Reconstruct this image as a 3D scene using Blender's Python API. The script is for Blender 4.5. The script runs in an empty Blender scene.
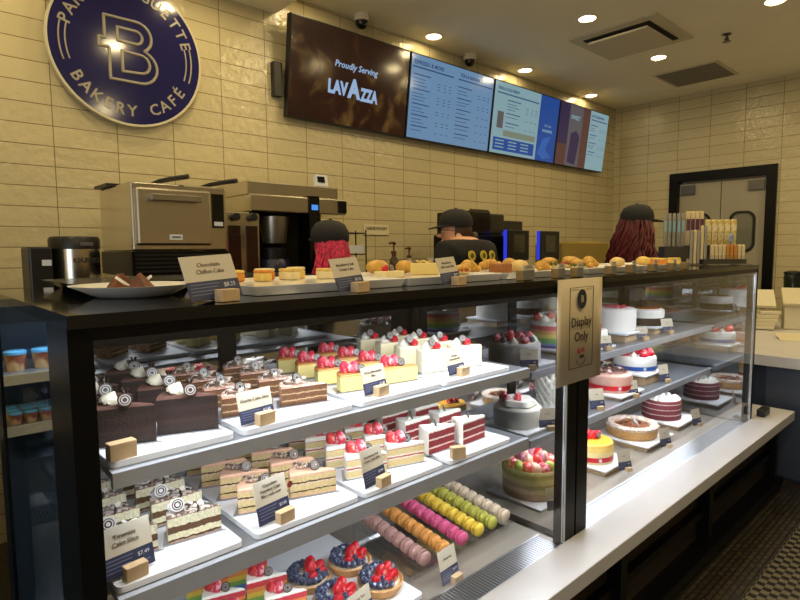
import bpy, bmesh, math, random
from mathutils import Matrix, Vector, Euler
random.seed(7)
R = math.radians
SC = bpy.context.scene
COL = SC.collection

# ------------------------------------------------------------------ camera, world, exposure, large lights
H_, VX_, F_ = 251.0, 1012.0, 560.0
pitch = math.atan((300 - H_) / F_)
yaw = math.atan((VX_ - 400) * math.cos(pitch) / F_)
fwd = Vector((math.cos(yaw) * math.cos(pitch), math.sin(yaw) * math.cos(pitch), -math.sin(pitch)))
rgt = Vector((math.sin(yaw), -math.cos(yaw), 0))
upv = rgt.cross(fwd)
roll = -0.0082
rgt, upv = rgt * math.cos(roll) + upv * math.sin(roll), upv * math.cos(roll) - rgt * math.sin(roll)
cd = bpy.data.cameras.new('camera')
cam = bpy.data.objects.new('camera', cd)
COL.objects.link(cam)
mw = Matrix((rgt, upv, -fwd)).transposed().to_4x4()
mw.translation = Vector((0, -1.023, 1.40))
cam.matrix_world = mw
cd.sensor_width = 36
cd.lens = F_ / 800 * 36
cd.clip_start = 0.05
SC.camera = cam
SC.view_settings.view_transform = 'Standard'
SC.view_settings.look = 'None'
SC.view_settings.gamma = 1
SC.view_settings.use_curve_mapping = False
SC.view_settings.exposure = 0.0

wd = bpy.data.worlds.new('world'); SC.world = wd
wd.use_nodes = True
wd.node_tree.nodes['Background'].inputs[0].default_value = (1.0, 0.74, 0.42, 1)
wd.node_tree.nodes['Background'].inputs[1].default_value = 0.035

WARM = (1.0, 0.79, 0.42)
COOL = (0.86, 0.93, 1.0)
CEIL = 3.13
SOFFIT = 2.985
P_DOWN = 13.5        # watts per downlight
P_CASE = 0.43         # scale of the case strips

def area(name, loc, rot, sx, sy, power, color, parent=None, shape='RECTANGLE', spread=180):
    l = bpy.data.lights.new(name, 'AREA')
    l.shape = shape; l.size = sx; l.size_y = sy; l.energy = power; l.color = color; l.spread = R(spread)
    o = bpy.data.objects.new(name, l); COL.objects.link(o)
    o.location = loc; o.rotation_euler = rot
    if parent: o.parent = parent
    return o
FRONT = [(0.6, -0.95, CEIL - 0.145), (-0.7, -1.2, SOFFIT), (1.9, -1.1, SOFFIT), (3.2, -1.2, CEIL), (4.6, -1.3, CEIL)]
DOWN = [(4.0, 1.23, CEIL), (3.39, 2.24, CEIL), (4.67, 2.25, CEIL), (5.28, 1.24, CEIL), (5.98, 2.28, CEIL), (4.72, 0.2, CEIL),
        (2.55, 1.2, CEIL), (2.25, 2.1, CEIL), (1.45, 1.95, SOFFIT), (0.35, 2.0, SOFFIT), (-0.8, 1.9, SOFFIT), (1.4, 1.0, SOFFIT), (0.2, 0.9, SOFFIT),
        (3.2, 0.1, CEIL), (5.7, -0.6, CEIL)] + FRONT
for (x, y, z) in DOWN:
    area('downlight_lamp', (x, y, z - 0.006), (0, 0, 0), 0.118, 0.118, P_DOWN * ((0.12 if x > 1.6 else 0.31) if y > 1.6 else 0.54 if y > 0.5 else 0.72), WARM, shape='DISK')
# daylight through the shop window at the left
area('window_daylight', (-1.585, -1.2, 1.45), (R(90), 0, R(-90)), 2.2, 1.9, 30.0, (0.74, 0.86, 1.0))
# strips inside the display cases: under the top and under each shelf
for (x0, x1, za, zb, ys) in ((0.27, 1.64, 1.005, 0.78, 0.035), (1.82, 3.62, 0.918, 0.653, 0.24)):
    L = x1 - x0; xm = (x0 + x1) / 2
    area('case_top_lamp', (xm, -0.005 if x0 < 1 else -0.02, 1.255), (R(2), 0, 0), L, 0.02, 9.5 * L * P_CASE, COOL)
    for z, yb in ((za, ys), (zb, ys)):
        area('case_shelf_lamp', (xm, yb, z - 0.012), (R(2), 0, 0), L * 0.97, 0.02, (5.0 if z > 0.8 else 7.5) * L * P_CASE, COOL)

# ------------------------------------------------------------------ materials
def lin(h):
    h = h.lstrip('#'); c = [int(h[i:i + 2], 16) / 255 for i in (0, 2, 4)]
    return tuple(x / 12.92 if x <= 0.04045 else ((x + 0.055) / 1.055) ** 2.4 for x in c) + (1,)

def newmat(name):
    m = bpy.data.materials.new(name); m.use_nodes = True
    nt = m.node_tree; b = nt.nodes['Principled BSDF']
    return m, nt, b

def N(nt, t, **k):
    n = nt.nodes.new(t)
    for a, v in k.items(): setattr(n, a, v)
    return n

MC = {}
def mat(name, col, rough=0.5, metal=0.0, noise=0.0, nscale=40, bump=0.0, bscale=80, spec=0.5, emit=None, est=0, sss=0, col2=None, thr=None):
    if name in MC: return MC[name]
    m, nt, b = newmat(name)
    b.inputs['Base Color'].default_value = lin(col)
    b.inputs['Roughness'].default_value = rough
    b.inputs['Metallic'].default_value = metal
    b.inputs['Specular IOR Level'].default_value = spec
    tc = N(nt, 'ShaderNodeTexCoord')
    if noise or col2:
        nz = N(nt, 'ShaderNodeTexNoise'); nz.inputs['Scale'].default_value = nscale; nz.inputs['Detail'].default_value = 4
        nt.links.new(tc.outputs['Object'], nz.inputs['Vector'])
        rp = N(nt, 'ShaderNodeValToRGB')
        c = lin(col)
        if col2:
            t = thr or 0.5
            rp.color_ramp.elements[0].position = t - 0.06; rp.color_ramp.elements[1].position = t + 0.06
            rp.color_ramp.elements[0].color = c; rp.color_ramp.elements[1].color = lin(col2)
        else:
            rp.color_ramp.elements[0].position = 0.3; rp.color_ramp.elements[1].position = 0.7
            rp.color_ramp.elements[0].color = tuple(x * (1 - noise) for x in c[:3]) + (1,)
            rp.color_ramp.elements[1].color = tuple(min(1, x * (1 + noise)) for x in c[:3]) + (1,)
        nt.links.new(nz.outputs['Fac'], rp.inputs['Fac']); nt.links.new(rp.outputs['Color'], b.inputs['Base Color'])
    if bump:
        n2 = N(nt, 'ShaderNodeTexNoise'); n2.inputs['Scale'].default_value = bscale; n2.inputs['Detail'].default_value = 3
        nt.links.new(tc.outputs['Object'], n2.inputs['Vector'])
        bp = N(nt, 'ShaderNodeBump'); bp.inputs['Strength'].default_value = bump; bp.inputs['Distance'].default_value = 0.01
        nt.links.new(n2.outputs['Fac'], bp.inputs['Height']); nt.links.new(bp.outputs['Normal'], b.inputs['Normal'])
    if emit:
        b.inputs['Emission Color'].default_value = lin(emit); b.inputs['Emission Strength'].default_value = est
    if sss:
        b.inputs['Subsurface Weight'].default_value = sss; b.inputs['Subsurface Radius'].default_value = (0.01, 0.006, 0.004)
    MC[name] = m
    return m

def layers(name, stops, H, rough=0.8, wob=0.08, spk=0.25, nscale=90):
    """horizontal cake layers along object Z: stops = [(z/H, hex)]"""
    if name in MC: return MC[name]
    m, nt, b = newmat(name)
    b.inputs['Roughness'].default_value = rough
    tc = N(nt, 'ShaderNodeTexCoord'); sx = N(nt, 'ShaderNodeSeparateXYZ')
    nt.links.new(tc.outputs['Object'], sx.inputs[0])
    nz = N(nt, 'ShaderNodeTexNoise'); nz.inputs['Scale'].default_value = nscale; nz.inputs['Detail'].default_value = 3
    nt.links.new(tc.outputs['Object'], nz.inputs['Vector'])
    d = N(nt, 'ShaderNodeMath', operation='DIVIDE'); d.inputs[1].default_value = H
    nt.links.new(sx.outputs['Z'], d.inputs[0])
    a = N(nt, 'ShaderNodeMath', operation='MULTIPLY_ADD'); a.inputs[1].default_value = wob * 2; a.inputs[2].default_value = -wob
    nt.links.new(nz.outputs['Fac'], a.inputs[0])
    s = N(nt, 'ShaderNodeMath', operation='ADD'); nt.links.new(d.outputs[0], s.inputs[0]); nt.links.new(a.outputs[0], s.inputs[1])
    rp = N(nt, 'ShaderNodeValToRGB'); cr = rp.color_ramp; cr.interpolation = 'CONSTANT'
    cr.elements[0].position = 0; cr.elements[0].color = lin(stops[0][1])
    cr.elements[1].position = stops[1][0]; cr.elements[1].color = lin(stops[1][1])
    for p, c in stops[2:]:
        e = cr.elements.new(p); e.color = lin(c)
    nt.links.new(s.outputs[0], rp.inputs['Fac'])
    n2 = N(nt, 'ShaderNodeTexNoise'); n2.inputs['Scale'].default_value = 260
    nt.links.new(tc.outputs['Object'], n2.inputs['Vector'])
    mr = N(nt, 'ShaderNodeMapRange'); mr.inputs[1].default_value = 0.35; mr.inputs[2].default_value = 0.65
    mr.inputs[3].default_value = 1 - spk; mr.inputs[4].default_value = 1.0
    nt.links.new(n2.outputs['Fac'], mr.inputs[0])
    hs = N(nt, 'ShaderNodeHueSaturation'); nt.links.new(rp.outputs['Color'], hs.inputs['Color']); nt.links.new(mr.outputs[0], hs.inputs['Value'])
    nt.links.new(hs.outputs['Color'], b.inputs['Base Color'])
    bp = N(nt, 'ShaderNodeBump'); bp.inputs['Strength'].default_value = 0.35; bp.inputs['Distance'].default_value = 0.004
    nt.links.new(n2.outputs['Fac'], bp.inputs['Height']); nt.links.new(bp.outputs['Normal'], b.inputs['Normal'])
    MC[name] = m
    return m

def glass(name, r0=0.04, tint=(1, 1, 1), pw=5.0, rough=0.0):
    """thin pane: transparent plus a Schlick mirror reflection that grows towards grazing angles"""
    if name in MC: return MC[name]
    m, nt, b = newmat(name); nt.nodes.remove(b)
    out = nt.nodes['Material Output']
    g = N(nt, 'ShaderNodeNewGeometry')
    dp = N(nt, 'ShaderNodeVectorMath', operation='DOT_PRODUCT')
    nt.links.new(g.outputs['Incoming'], dp.inputs[0]); nt.links.new(g.outputs['Normal'], dp.inputs[1])
    ab = N(nt, 'ShaderNodeMath', operation='ABSOLUTE'); nt.links.new(dp.outputs['Value'], ab.inputs[0])
    om = N(nt, 'ShaderNodeMath', operation='SUBTRACT'); om.inputs[0].default_value = 1; nt.links.new(ab.outputs[0], om.inputs[1])
    p = N(nt, 'ShaderNodeMath', operation='POWER'); p.inputs[1].default_value = pw; nt.links.new(om.outputs[0], p.inputs[0])
    ma = N(nt, 'ShaderNodeMath', operation='MULTIPLY_ADD', use_clamp=True); ma.inputs[1].default_value = 1 - r0; ma.inputs[2].default_value = r0
    nt.links.new(p.outputs[0], ma.inputs[0])
    t = N(nt, 'ShaderNodeBsdfTransparent'); t.inputs[0].default_value = (*tint, 1)
    gl = N(nt, 'ShaderNodeBsdfGlossy'); gl.inputs['Roughness'].default_value = rough
    mx = N(nt, 'ShaderNodeMixShader')
    nt.links.new(ma.outputs[0], mx.inputs[0]); nt.links.new(t.outputs[0], mx.inputs[1]); nt.links.new(gl.outputs[0], mx.inputs[2])
    nt.links.new(mx.outputs[0], out.inputs[0])
    MC[name] = m
    return m

def tile_mat(name, axis, w, h, ox, oz):
    m, nt, b = newmat(name)
    tc = N(nt, 'ShaderNodeTexCoord'); sx = N(nt, 'ShaderNodeSeparateXYZ'); cb = N(nt, 'ShaderNodeCombineXYZ')
    nt.links.new(tc.outputs['Object'], sx.inputs[0])
    a1 = N(nt, 'ShaderNodeMath', operation='SUBTRACT'); a1.inputs[1].default_value = ox - 40 * w
    a2 = N(nt, 'ShaderNodeMath', operation='SUBTRACT'); a2.inputs[1].default_value = oz - 40 * h
    nt.links.new(sx.outputs['X' if axis == 'x' else 'Y'], a1.inputs[0]); nt.links.new(sx.outputs['Z'], a2.inputs[0])
    nt.links.new(a1.outputs[0], cb.inputs[0]); nt.links.new(a2.outputs[0], cb.inputs[1])
    br = N(nt, 'ShaderNodeTexBrick'); br.offset = 0; br.squash = 1
    br.inputs['Scale'].default_value = 1; br.inputs['Brick Width'].default_value = w; br.inputs['Row Height'].default_value = h
    br.inputs['Mortar Size'].default_value = 0.0021; br.inputs['Mortar Smooth'].default_value = 0.1; br.inputs['Bias'].default_value = 0
    br.inputs['Color1'].default_value = lin('c8bc96'); br.inputs['Color2'].default_value = lin('c1b590'); br.inputs['Mortar'].default_value = lin('7a6a4c')
    nt.links.new(cb.outputs[0], br.inputs['Vector']); nt.links.new(br.outputs['Color'], b.inputs['Base Color'])
    b.inputs['Roughness'].default_value = 0.14
    nz = N(nt, 'ShaderNodeTexNoise'); nz.inputs['Scale'].default_value = 22; nz.inputs['Detail'].default_value = 4.0
    nt.links.new(tc.outputs['Object'], nz.inputs['Vector'])
    mm = N(nt, 'ShaderNodeMath', operation='MULTIPLY_ADD'); mm.inputs[1].default_value = -1.4
    nt.links.new(br.outputs['Fac'], mm.inputs[0]); nt.links.new(nz.outputs['Fac'], mm.inputs[2])
    bp = N(nt, 'ShaderNodeBump'); bp.inputs['Strength'].default_value = 0.55; bp.inputs['Distance'].default_value = 0.012
    nt.links.new(mm.outputs[0], bp.inputs['Height']); nt.links.new(bp.outputs['Normal'], b.inputs['Normal'])
    return m

# ------------------------------------------------------------------ mesh helpers
class MB:
    def __init__(s): s.v = []; s.f = []; s.m = []; s.M = Matrix.Identity(4)
    def add(s, vs, fs, mi=0):
        o = len(s.v); s.v += [s.M @ Vector(p) for p in vs]
        for f in fs: s.f.append([i + o for i in f]); s.m.append(mi)
        return s
    def box(s, c, d, mi=0, rz=0, rx=0, ry=0):
        hx, hy, hz = d[0] / 2, d[1] / 2, d[2] / 2
        e = Euler((rx, ry, rz)).to_matrix()
        vs = [Vector(c) + e @ Vector((x * hx, y * hy, z * hz)) for x in (-1, 1) for y in (-1, 1) for z in (-1, 1)]
        return s.add(vs, [(0, 1, 3, 2), (4, 6, 7, 5), (0, 4, 5, 1), (2, 3, 7, 6), (0, 2, 6, 4), (1, 5, 7, 3)], mi)
    def b2(s, x0, x1, y0, y1, z0, z1, mi=0): return s.box(((x0 + x1) / 2, (y0 + y1) / 2, (z0 + z1) / 2), (x1 - x0, y1 - y0, z1 - z0), mi)
    def lathe(s, prof, n=24, c=(0, 0, 0), mi=0, wave=None, ax=None, ring=False):
        c = Vector(c); vs = []; fs = []
        if ring: prof = list(prof) + [prof[0]]
        q = Vector((0, 0, 1)).rotation_difference(Vector(ax)).to_matrix() if ax else Matrix.Identity(3)
        for k, (r, z) in enumerate(prof):
            for i in range(n):
                a = 2 * math.pi * i / n; rr = r * (wave(a, k) if wave else 1)
                vs.append(c + q @ Vector((rr * math.cos(a), rr * math.sin(a), z)))
        for k in range(len(prof) - 1):
            for i in range(n):
                j = (i + 1) % n
                fs.append((k * n + i, k * n + j, (k + 1) * n + j, (k + 1) * n + i))
        if not ring: fs.append(list(range(n))[::-1]); fs.append([(len(prof) - 1) * n + i for i in range(n)])
        return s.add(vs, fs, mi)
    def cyl(s, p0, p1, r0, r1=None, n=14, mi=0):
        p0 = Vector(p0); p1 = Vector(p1); d = p1 - p0
        return s.lathe([(r0, 0), (r1 if r1 is not None else r0, d.length)], n, p0, mi, ax=d.normalized())
    def ell(s, c, r, n=14, mi=0, rot=None, fn=None):
        vs = []; fs = []; c = Vector(c); m = max(5, n // 2 + 1)
        e = Euler(rot).to_matrix() if rot else Matrix.Identity(3)
        for k in range(m + 1):
            t = math.pi * k / m
            for i in range(n):
                a = 2 * math.pi * i / n
                p = Vector((math.sin(t) * math.cos(a), math.sin(t) * math.sin(a), -math.cos(t)))
                if fn: p = fn(p)
                vs.append(c + e @ Vector((p.x * r[0], p.y * r[1], p.z * r[2])))
        for k in range(m):
            for i in range(n):
                j = (i + 1) % n
                fs.append((k * n + i, k * n + j, (k + 1) * n + j, (k + 1) * n + i))
        return s.add(vs, fs, mi)
    def tube(s, pts, r, n=8, mi=0):
        pts = [Vector(p) for p in pts]; vs = []; fs = []
        rr = r if isinstance(r, (list, tuple)) else [r] * len(pts)
        u = None
        for k, p in enumerate(pts):
            d = (pts[min(k + 1, len(pts) - 1)] - pts[max(k - 1, 0)]).normalized()
            if u is None: u = d.orthogonal().normalized()
            u = (u - d * u.dot(d)); u = u.normalized() if u.length > 1e-6 else d.orthogonal().normalized()
            w = d.cross(u)
            for i in range(n):
                a = 2 * math.pi * i / n; vs.append(p + (u * math.cos(a) + w * math.sin(a)) * rr[k])
        for k in range(len(pts) - 1):
            for i in range(n):
                j = (i + 1) % n; fs.append((k * n + i, k * n + j, (k + 1) * n + j, (k + 1) * n + i))
        fs.append(list(range(n))[::-1]); fs.append([(len(pts) - 1) * n + i for i in range(n)])
        return s.add(vs, fs, mi)
    def prism(s, poly, z0, z1, mi=0, mtop=None):
        n = len(poly); vs = [(x, y, z0) for x, y in poly] + [(x, y, z1) for x, y in poly]
        s.add(vs, [(i, (i + 1) % n, n + (i + 1) % n, n + i) for i in range(n)] + [list(range(n))[::-1]], mi)
        s.add([(x, y, z1) for x, y in poly], [list(range(n))], mi if mtop is None else mtop)
        return s
    def prismY(s, poly, y0, y1, mi=0):
        n = len(poly); vs = [(x, y0, z) for x, z in poly] + [(x, y1, z) for x, z in poly]
        return s.add(vs, [(i, (i + 1) % n, n + (i + 1) % n, n + i) for i in range(n)] + [list(range(n)), [n + i for i in range(n)][::-1]], mi)
    def build(s, name, mats, parent=None, smooth=False, bevel=0, loc=None, rz=0, merge=True):
        me = bpy.data.meshes.new(name); me.from_pydata([tuple(v) for v in s.v], [], s.f)
        mats = mats if isinstance(mats, (list, tuple)) else [mats]
        for m in mats: me.materials.append(m)
        me.polygons.foreach_set('material_index', s.m)
        bm = bmesh.new(); bm.from_mesh(me)
        if merge: bmesh.ops.remove_doubles(bm, verts=bm.verts, dist=1e-6)
        bmesh.ops.recalc_face_normals(bm, faces=bm.faces); bm.to_mesh(me); bm.free()
        if smooth:
            me.polygons.foreach_set('use_smooth', [True] * len(me.polygons))
            me.set_sharp_from_angle(angle=R(40))
        o = bpy.data.objects.new(name, me); COL.objects.link(o)
        if parent: o.parent = parent
        if loc: o.location = loc
        if rz: o.rotation_euler.z = rz
        if bevel:
            b = o.modifiers.new('bevel', 'BEVEL'); b.width = bevel; b.segments = 2; b.limit_method = 'ANGLE'
        return o

LABELS = {}
def tag(o, label, cat, group=None, kind=None):
    o['label'] = label; o['category'] = cat
    if group: o['group'] = group
    if kind: o['kind'] = kind
    LABELS.setdefault(label, []).append(o.name)
    return o
def thing(name, label, cat, loc=(0, 0, 0), rz=0, group=None, s=None):
    o = bpy.data.objects.new(name, None); COL.objects.link(o); o.empty_display_size = 0.05
    o.location = loc; o.rotation_euler.z = rz
    if s: o.scale = (s, s, s)
    return tag(o, label, cat, group)
def struct(o): o['kind'] = 'structure'; return o
def copy_tree(o, parent=None):
    c = o.copy(); COL.objects.link(c)
    if parent: c.parent = parent
    for ch in list(o.children): copy_tree(ch, c)
    return c
def dup(o, loc, rz, label, group=None, s=None):
    c = copy_tree(o); c.location = loc; c.rotation_euler.z = rz
    if s: c.scale = (s, s, s)
    c['label'] = label
    if group: c['group'] = group
    LABELS.setdefault(label, []).append(c.name)
    return c

def text(s, size, m, parent, loc, rot=(R(90), 0, 0), bold=0.0, align='CENTER', ext=0.0004, name='lettering', sx=1.0, shear=0):
    cu = bpy.data.curves.new(name, 'FONT'); cu.body = s; cu.size = size; cu.align_x = align; cu.align_y = 'CENTER'
    cu.offset = bold; cu.extrude = ext; cu.resolution_u = 2; cu.shear = shear
    t = bpy.data.objects.new(name, cu); COL.objects.link(t)
    dg = bpy.context.evaluated_depsgraph_get(); dg.update()
    me = bpy.data.meshes.new_from_object(t.evaluated_get(dg))
    bpy.data.objects.remove(t); bpy.data.curves.remove(cu)
    me.materials.clear(); me.materials.append(m); me.name = name
    o = bpy.data.objects.new(name, me); COL.objects.link(o)
    o.parent = parent; o.location = loc; o.rotation_euler = rot; o.scale = (sx, 1, 1)
    return o

# common materials
BLACK = mat('black_metal', '060607', 0.35, 0.0, spec=0.22)
BLACKP = mat('black_plastic', '121213', 0.4)
STEEL = mat('brushed_steel', 'b9b4aa', 0.26, 1.0, noise=0.06, nscale=6)
STEELD = mat('dark_steel', '6f6d6a', 0.3, 1.0)
WHITEB = mat('white_board', 'e9eaee', 0.35)
CREAMC = mat('card_cream', 'c8beaa', 0.55)
NAVY = mat('navy_print', '2b3150', 0.5)
INK = mat('ink', '2a2620', 0.6); TITLE = mat('title_ink', '6e6558', 0.6)
WHITEI = mat('white_ink', 'c9cdd8', 0.6)
WOOD = mat('card_wood', 'bfa27a', 0.5, noise=0.18, nscale=30)
MIRROR = mat('rear_mirror', 'dde0e2', 0.03, 1.0)
PANE = glass('pane_glass', 0.035)
PANEEND = glass('end_pane_glass', 0.05)
ACRYL = glass('clear_acrylic', 0.08, (0.97, 0.98, 0.98), 3.0)
CREAM = mat('whipped_cream', 'f3eee2', 0.5, bump=0.15, sss=0.1)
DCHOC = mat('dark_chocolate', '2e1c15', 0.3)
DISCW = mat('disc_white', 'd7d2cc', 0.4); DISCG = mat('disc_grey', '9d9892', 0.4)
BERRY = mat('strawberry_red', 'c5172a', 0.25, col2='e8a49c', nscale=70, thr=0.66, bump=0.3, bscale=220)
BERRYS = mat('strawberry_sugar', 'cc2c42', 0.35, col2='efb6bc', nscale=75, thr=0.53, bump=0.2, bscale=200)
BLUEB = mat('blueberry', '2c3450', 0.5, col2='a4aabf', nscale=90, thr=0.56)
SHIRT = mat('black_shirt', '0e0e10', 0.85)
SKIN = mat('skin', 'd6a384', 0.5, sss=0.1)

# ------------------------------------------------------------------ the room
XL, XR, YB, YF, ZF = -1.6, 6.8, 2.4, -2.6, -0.08
TB = tile_mat('wall_tile_back', 'x', 0.3125, 0.1048, 0.695, 1.540)
TR = tile_mat('wall_tile_side', 'y', 0.34, 0.11, 0.62, 1.756)
PLASTER = mat('ceiling_paint', 'f4ecd2', 0.9, noise=0.02, nscale=3)
struct(MB().b2(XL - 0.1, XR + 0.1, YB, YB + 0.1, ZF, CEIL).build('wall_back', TB))
DY0, DY1, DZ = 0.66, 1.69, 2.24
mb = MB(); mb.b2(XR, XR + 0.1, DY1, YB, ZF, CEIL); mb.b2(XR, XR + 0.1, YF, DY0, ZF, CEIL); mb.b2(XR, XR + 0.1, DY0, DY1, DZ, CEIL)
struct(mb.build('wall_right', TR))
struct(MB().b2(XL - 0.1, XL, YF, YB, ZF, CEIL).build('wall_left', PLASTER))
q = MB(); q.b2(XL, XL + 0.05, -2.36, -2.3, 0.44, 2.46); q.b2(XL, XL + 0.05, -0.1, -0.04, 0.44, 2.46); q.b2(XL, XL + 0.05, -2.3, -0.1, 0.44, 0.5); q.b2(XL, XL + 0.05, -2.3, -0.1, 2.4, 2.46)
struct(q.build('window_1', BLACK))
struct(MB().b2(XL - 0.1, XR + 0.1, YF - 0.1, YF, ZF, CEIL).build('wall_front', mat('front_wall', '8c8068', 0.8)))
struct(MB().b2(XL - 0.1, XR + 0.1, YF - 0.1, YB + 0.1, CEIL, CEIL + 0.1).build('ceiling', PLASTER))
struct(MB().b2(XL, 2.03, YF, YB, SOFFIT, CEIL).build('ceiling_soffit', PLASTER))

def floor_mat():
    m, nt, b = newmat('mosaic_floor')
    tc = N(nt, 'ShaderNodeTexCoord')
    br = N(nt, 'ShaderNodeTexBrick'); br.offset = 0.5; br.inputs['Scale'].default_value = 1
    br.inputs['Brick Width'].default_value = 0.05; br.inputs['Row Height'].default_value = 0.025; br.inputs['Mortar Size'].default_value = 0.004
    br.inputs['Color1'].default_value = lin('40382a'); br.inputs['Color2'].default_value = lin('2e281e'); br.inputs['Mortar'].default_value = lin('15120e')
    nt.links.new(tc.outputs['Object'], br.inputs['Vector'])
    ck = N(nt, 'ShaderNodeTexChecker'); ck.inputs['Scale'].default_value = 32.0
    ck.inputs['Color1'].default_value = lin('2a251c'); ck.inputs['Color2'].default_value = lin('a89c7a')
    nt.links.new(tc.outputs['Object'], ck.inputs['Vector'])
    sx = N(nt, 'ShaderNodeSeparateXYZ'); nt.links.new(tc.outputs['Object'], sx.inputs[0])
    lt = N(nt, 'ShaderNodeMath', operation='LESS_THAN'); lt.inputs[1].default_value = -0.34
    nt.links.new(sx.outputs['Y'], lt.inputs[0])
    mx = N(nt, 'ShaderNodeMix', data_type='RGBA', blend_type='MIX')
    mu = N(nt, 'ShaderNodeMix', data_type='RGBA', blend_type='MULTIPLY'); mu.inputs[0].default_value = 0.8
    nt.links.new(ck.outputs['Color'], mu.inputs[6]); nt.links.new(br.outputs['Color'], mu.inputs[7])
    s2 = N(nt, 'ShaderNodeMix', data_type='RGBA', blend_type='ADD'); s2.inputs[0].default_value = 0.6
    nt.links.new(mu.outputs[2], s2.inputs[6]); nt.links.new(mu.outputs[2], s2.inputs[7])
    nt.links.new(lt.outputs[0], mx.inputs[0]); nt.links.new(br.outputs['Color'], mx.inputs[6]); nt.links.new(s2.outputs[2], mx.inputs[7])
    nt.links.new(mx.outputs[2], b.inputs['Base Color']); b.inputs['Roughness'].default_value = 0.35
    return m
struct(MB().b2(XL - 0.1, XR + 0.1, YF - 0.1, YB + 0.1, ZF - 0.1, ZF).build('floor', floor_mat()))

# double swing door in the right wall
DOORM = mat('door_panel', 'a39c88', 0.4, noise=0.03, nscale=5)
fr = MB(); t = 0.075
fr.b2(XR - 0.03, XR + 0.1, DY0 - 0.02, DY0 + t, ZF, DZ + 0.02); fr.b2(XR - 0.03, XR + 0.1, DY1 - t, DY1 + 0.02, ZF, DZ + 0.02)
fr.b2(XR - 0.03, XR + 0.1, DY0 + t, DY1 - t, DZ - t, DZ + 0.02)
struct(fr.build('trim_1', BLACK))
dm = (DY0 + DY1) / 2
for k, (a, b_) in enumerate(((dm + 0.004, DY1 - t - 0.004), (DY0 + t + 0.004, dm - 0.004))):
    d = struct(MB().b2(XR + 0.03, XR + 0.07, a, b_, ZF + 0.01, DZ - t - 0.03).build('door_%d' % (k + 1), DOORM))
    wy0, wy1 = a + 0.09, b_ - 0.09
    def rr(y0, y1, z0, z1, r, n=6):
        pts = []
        for (cy, cz, a0) in ((y1 - r, z1 - r, 0), (y0 + r, z1 - r, 90), (y0 + r, z0 + r, 180), (y1 - r, z0 + r, 270)):
            for i in range(n + 1): pts.append((cy + r * math.cos(R(a0 + 90 * i / n)), cz + r * math.sin(R(a0 + 90 * i / n))))
        return pts
    po = rr(wy0, wy1, 1.36, 1.80, 0.09); pi_ = rr(wy0 + 0.025, wy1 - 0.025, 1.385, 1.775, 0.07)
    g = MB(); n = len(po)
    vs = [(XR + 0.015, y, z) for y, z in po] + [(XR + 0.015, y, z) for y, z in pi_] + [(XR + 0.03, y, z) for y, z in po] + [(XR + 0.03, y, z) for y, z in pi_]
    fs = []
    for i in range(n):
        j = (i + 1) % n
        fs += [(i, j, n + j, n + i), (i, 2 * n + i, 2 * n + j, j), (n + i, n + j, 3 * n + j, 3 * n + i)]
    g.add(vs, fs); struct(g.build('window_frame', BLACKP, d))
    g = MB(); g.add([(XR + 0.026, y, z) for y, z in pi_], [list(range(n))])
    struct(g.build('window_pane', mat('door_window', '77776c', 0.08, spec=0.9), d))
    struct(MB().b2(XR + 0.0, XR + 0.03, (a + 0.02 if k else b_ - 0.17), (a + 0.17 if k else b_ - 0.02), DZ - t - 0.15, DZ - t - 0.05).build('door_hinge_plate', STEELD, d))

# ceiling fixtures
glow = mat('lamp_glow', 'fff0d0', 0.5, emit='ffe2b0', est=9)
cap0 = None
pos = ['beyond the screens near the right wall', '']
dl_labels = ['round recessed downlight in front of the square air diffuser, towards the middle of the ceiling',
 'round recessed downlight between the two dome cameras', 'round recessed downlight above the two-tone menu screen',
 'round recessed downlight between the square diffuser and the grey return grille', 'round recessed downlight above the last menu screen near the corner',
 'round recessed downlight cut by the top edge of the photo', 'recessed ceiling downlight over the counter aisle, out of sight', 'recessed ceiling downlight over the first screen, out of sight',
 'recessed soffit downlight washing the tiled wall', 'recessed soffit downlight above the round sign', 'recessed soffit downlight at the left end of the wall', 'recessed soffit downlight over the oven aisle',
 'recessed soffit downlight over the case end', 'recessed ceiling downlight over the case front', 'recessed ceiling downlight over the shop floor at right'] + ['recessed downlight over the shop floor in front of the cases, %s' % k for k in ('straight ahead', 'at far left', 'left of the middle', 'right of the middle', 'at far right')]
for i, (x, y, z) in enumerate(DOWN):
    if cap0 is None:
        cap0 = thing('ceiling_downlight', dl_labels[i], 'downlight', (x, y, z), 0, 'recessed ceiling downlights')
        MB().lathe([(0.062, 0), (0.078, 0), (0.078, -0.006), (0.062, -0.008)], 28, ring=True).build('trim_ring', mat('lamp_trim', 'e8e2d2', 0.5), cap0, True)
        MB().lathe([(0.061, -0.001), (0.061, -0.004)], 28).build('lens', glow, cap0)
    else: dup(cap0, (x, y, z), 0, dl_labels[i])
t_ = thing('air_diffuser', 'large square white ceiling air diffuser with dark slots', 'air vent', (4.645, 1.2, CEIL))
MB().b2(-0.36, 0.36, -0.36, 0.36, -0.012, 0).build('frame', mat('vent_white', 'cfc6ae', 0.7), t_)
MB().b2(-0.275, 0.275, -0.275, 0.275, -0.016, -0.011).build('slot', mat('vent_dark', '2c2820', 0.8), t_)
MB().b2(-0.245, 0.245, -0.245, 0.245, -0.045, -0.03).build('centre_panel', mat('vent_white', 'cfc6ae', 0.7), t_)
t_ = thing('return_grille', 'flat grey perforated ceiling return grille nearest the door', 'air vent', (6.07, 1.21, CEIL))
MB().b2(-0.30, 0.30, -0.30, 0.30, -0.01, 0).build('frame', mat('vent_white', 'cfc6ae', 0.7), t_)
MB().b2(-0.27, 0.27, -0.27, 0.27, -0.014, -0.008).build('grille_panel', mat('vent_grey', '77736a', 0.6, noise=0.15, nscale=400), t_)
t_ = thing('fire_sprinkler', 'small brass ceiling fire sprinkler head', 'sprinkler', (5.15, 0.64, CEIL))
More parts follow.
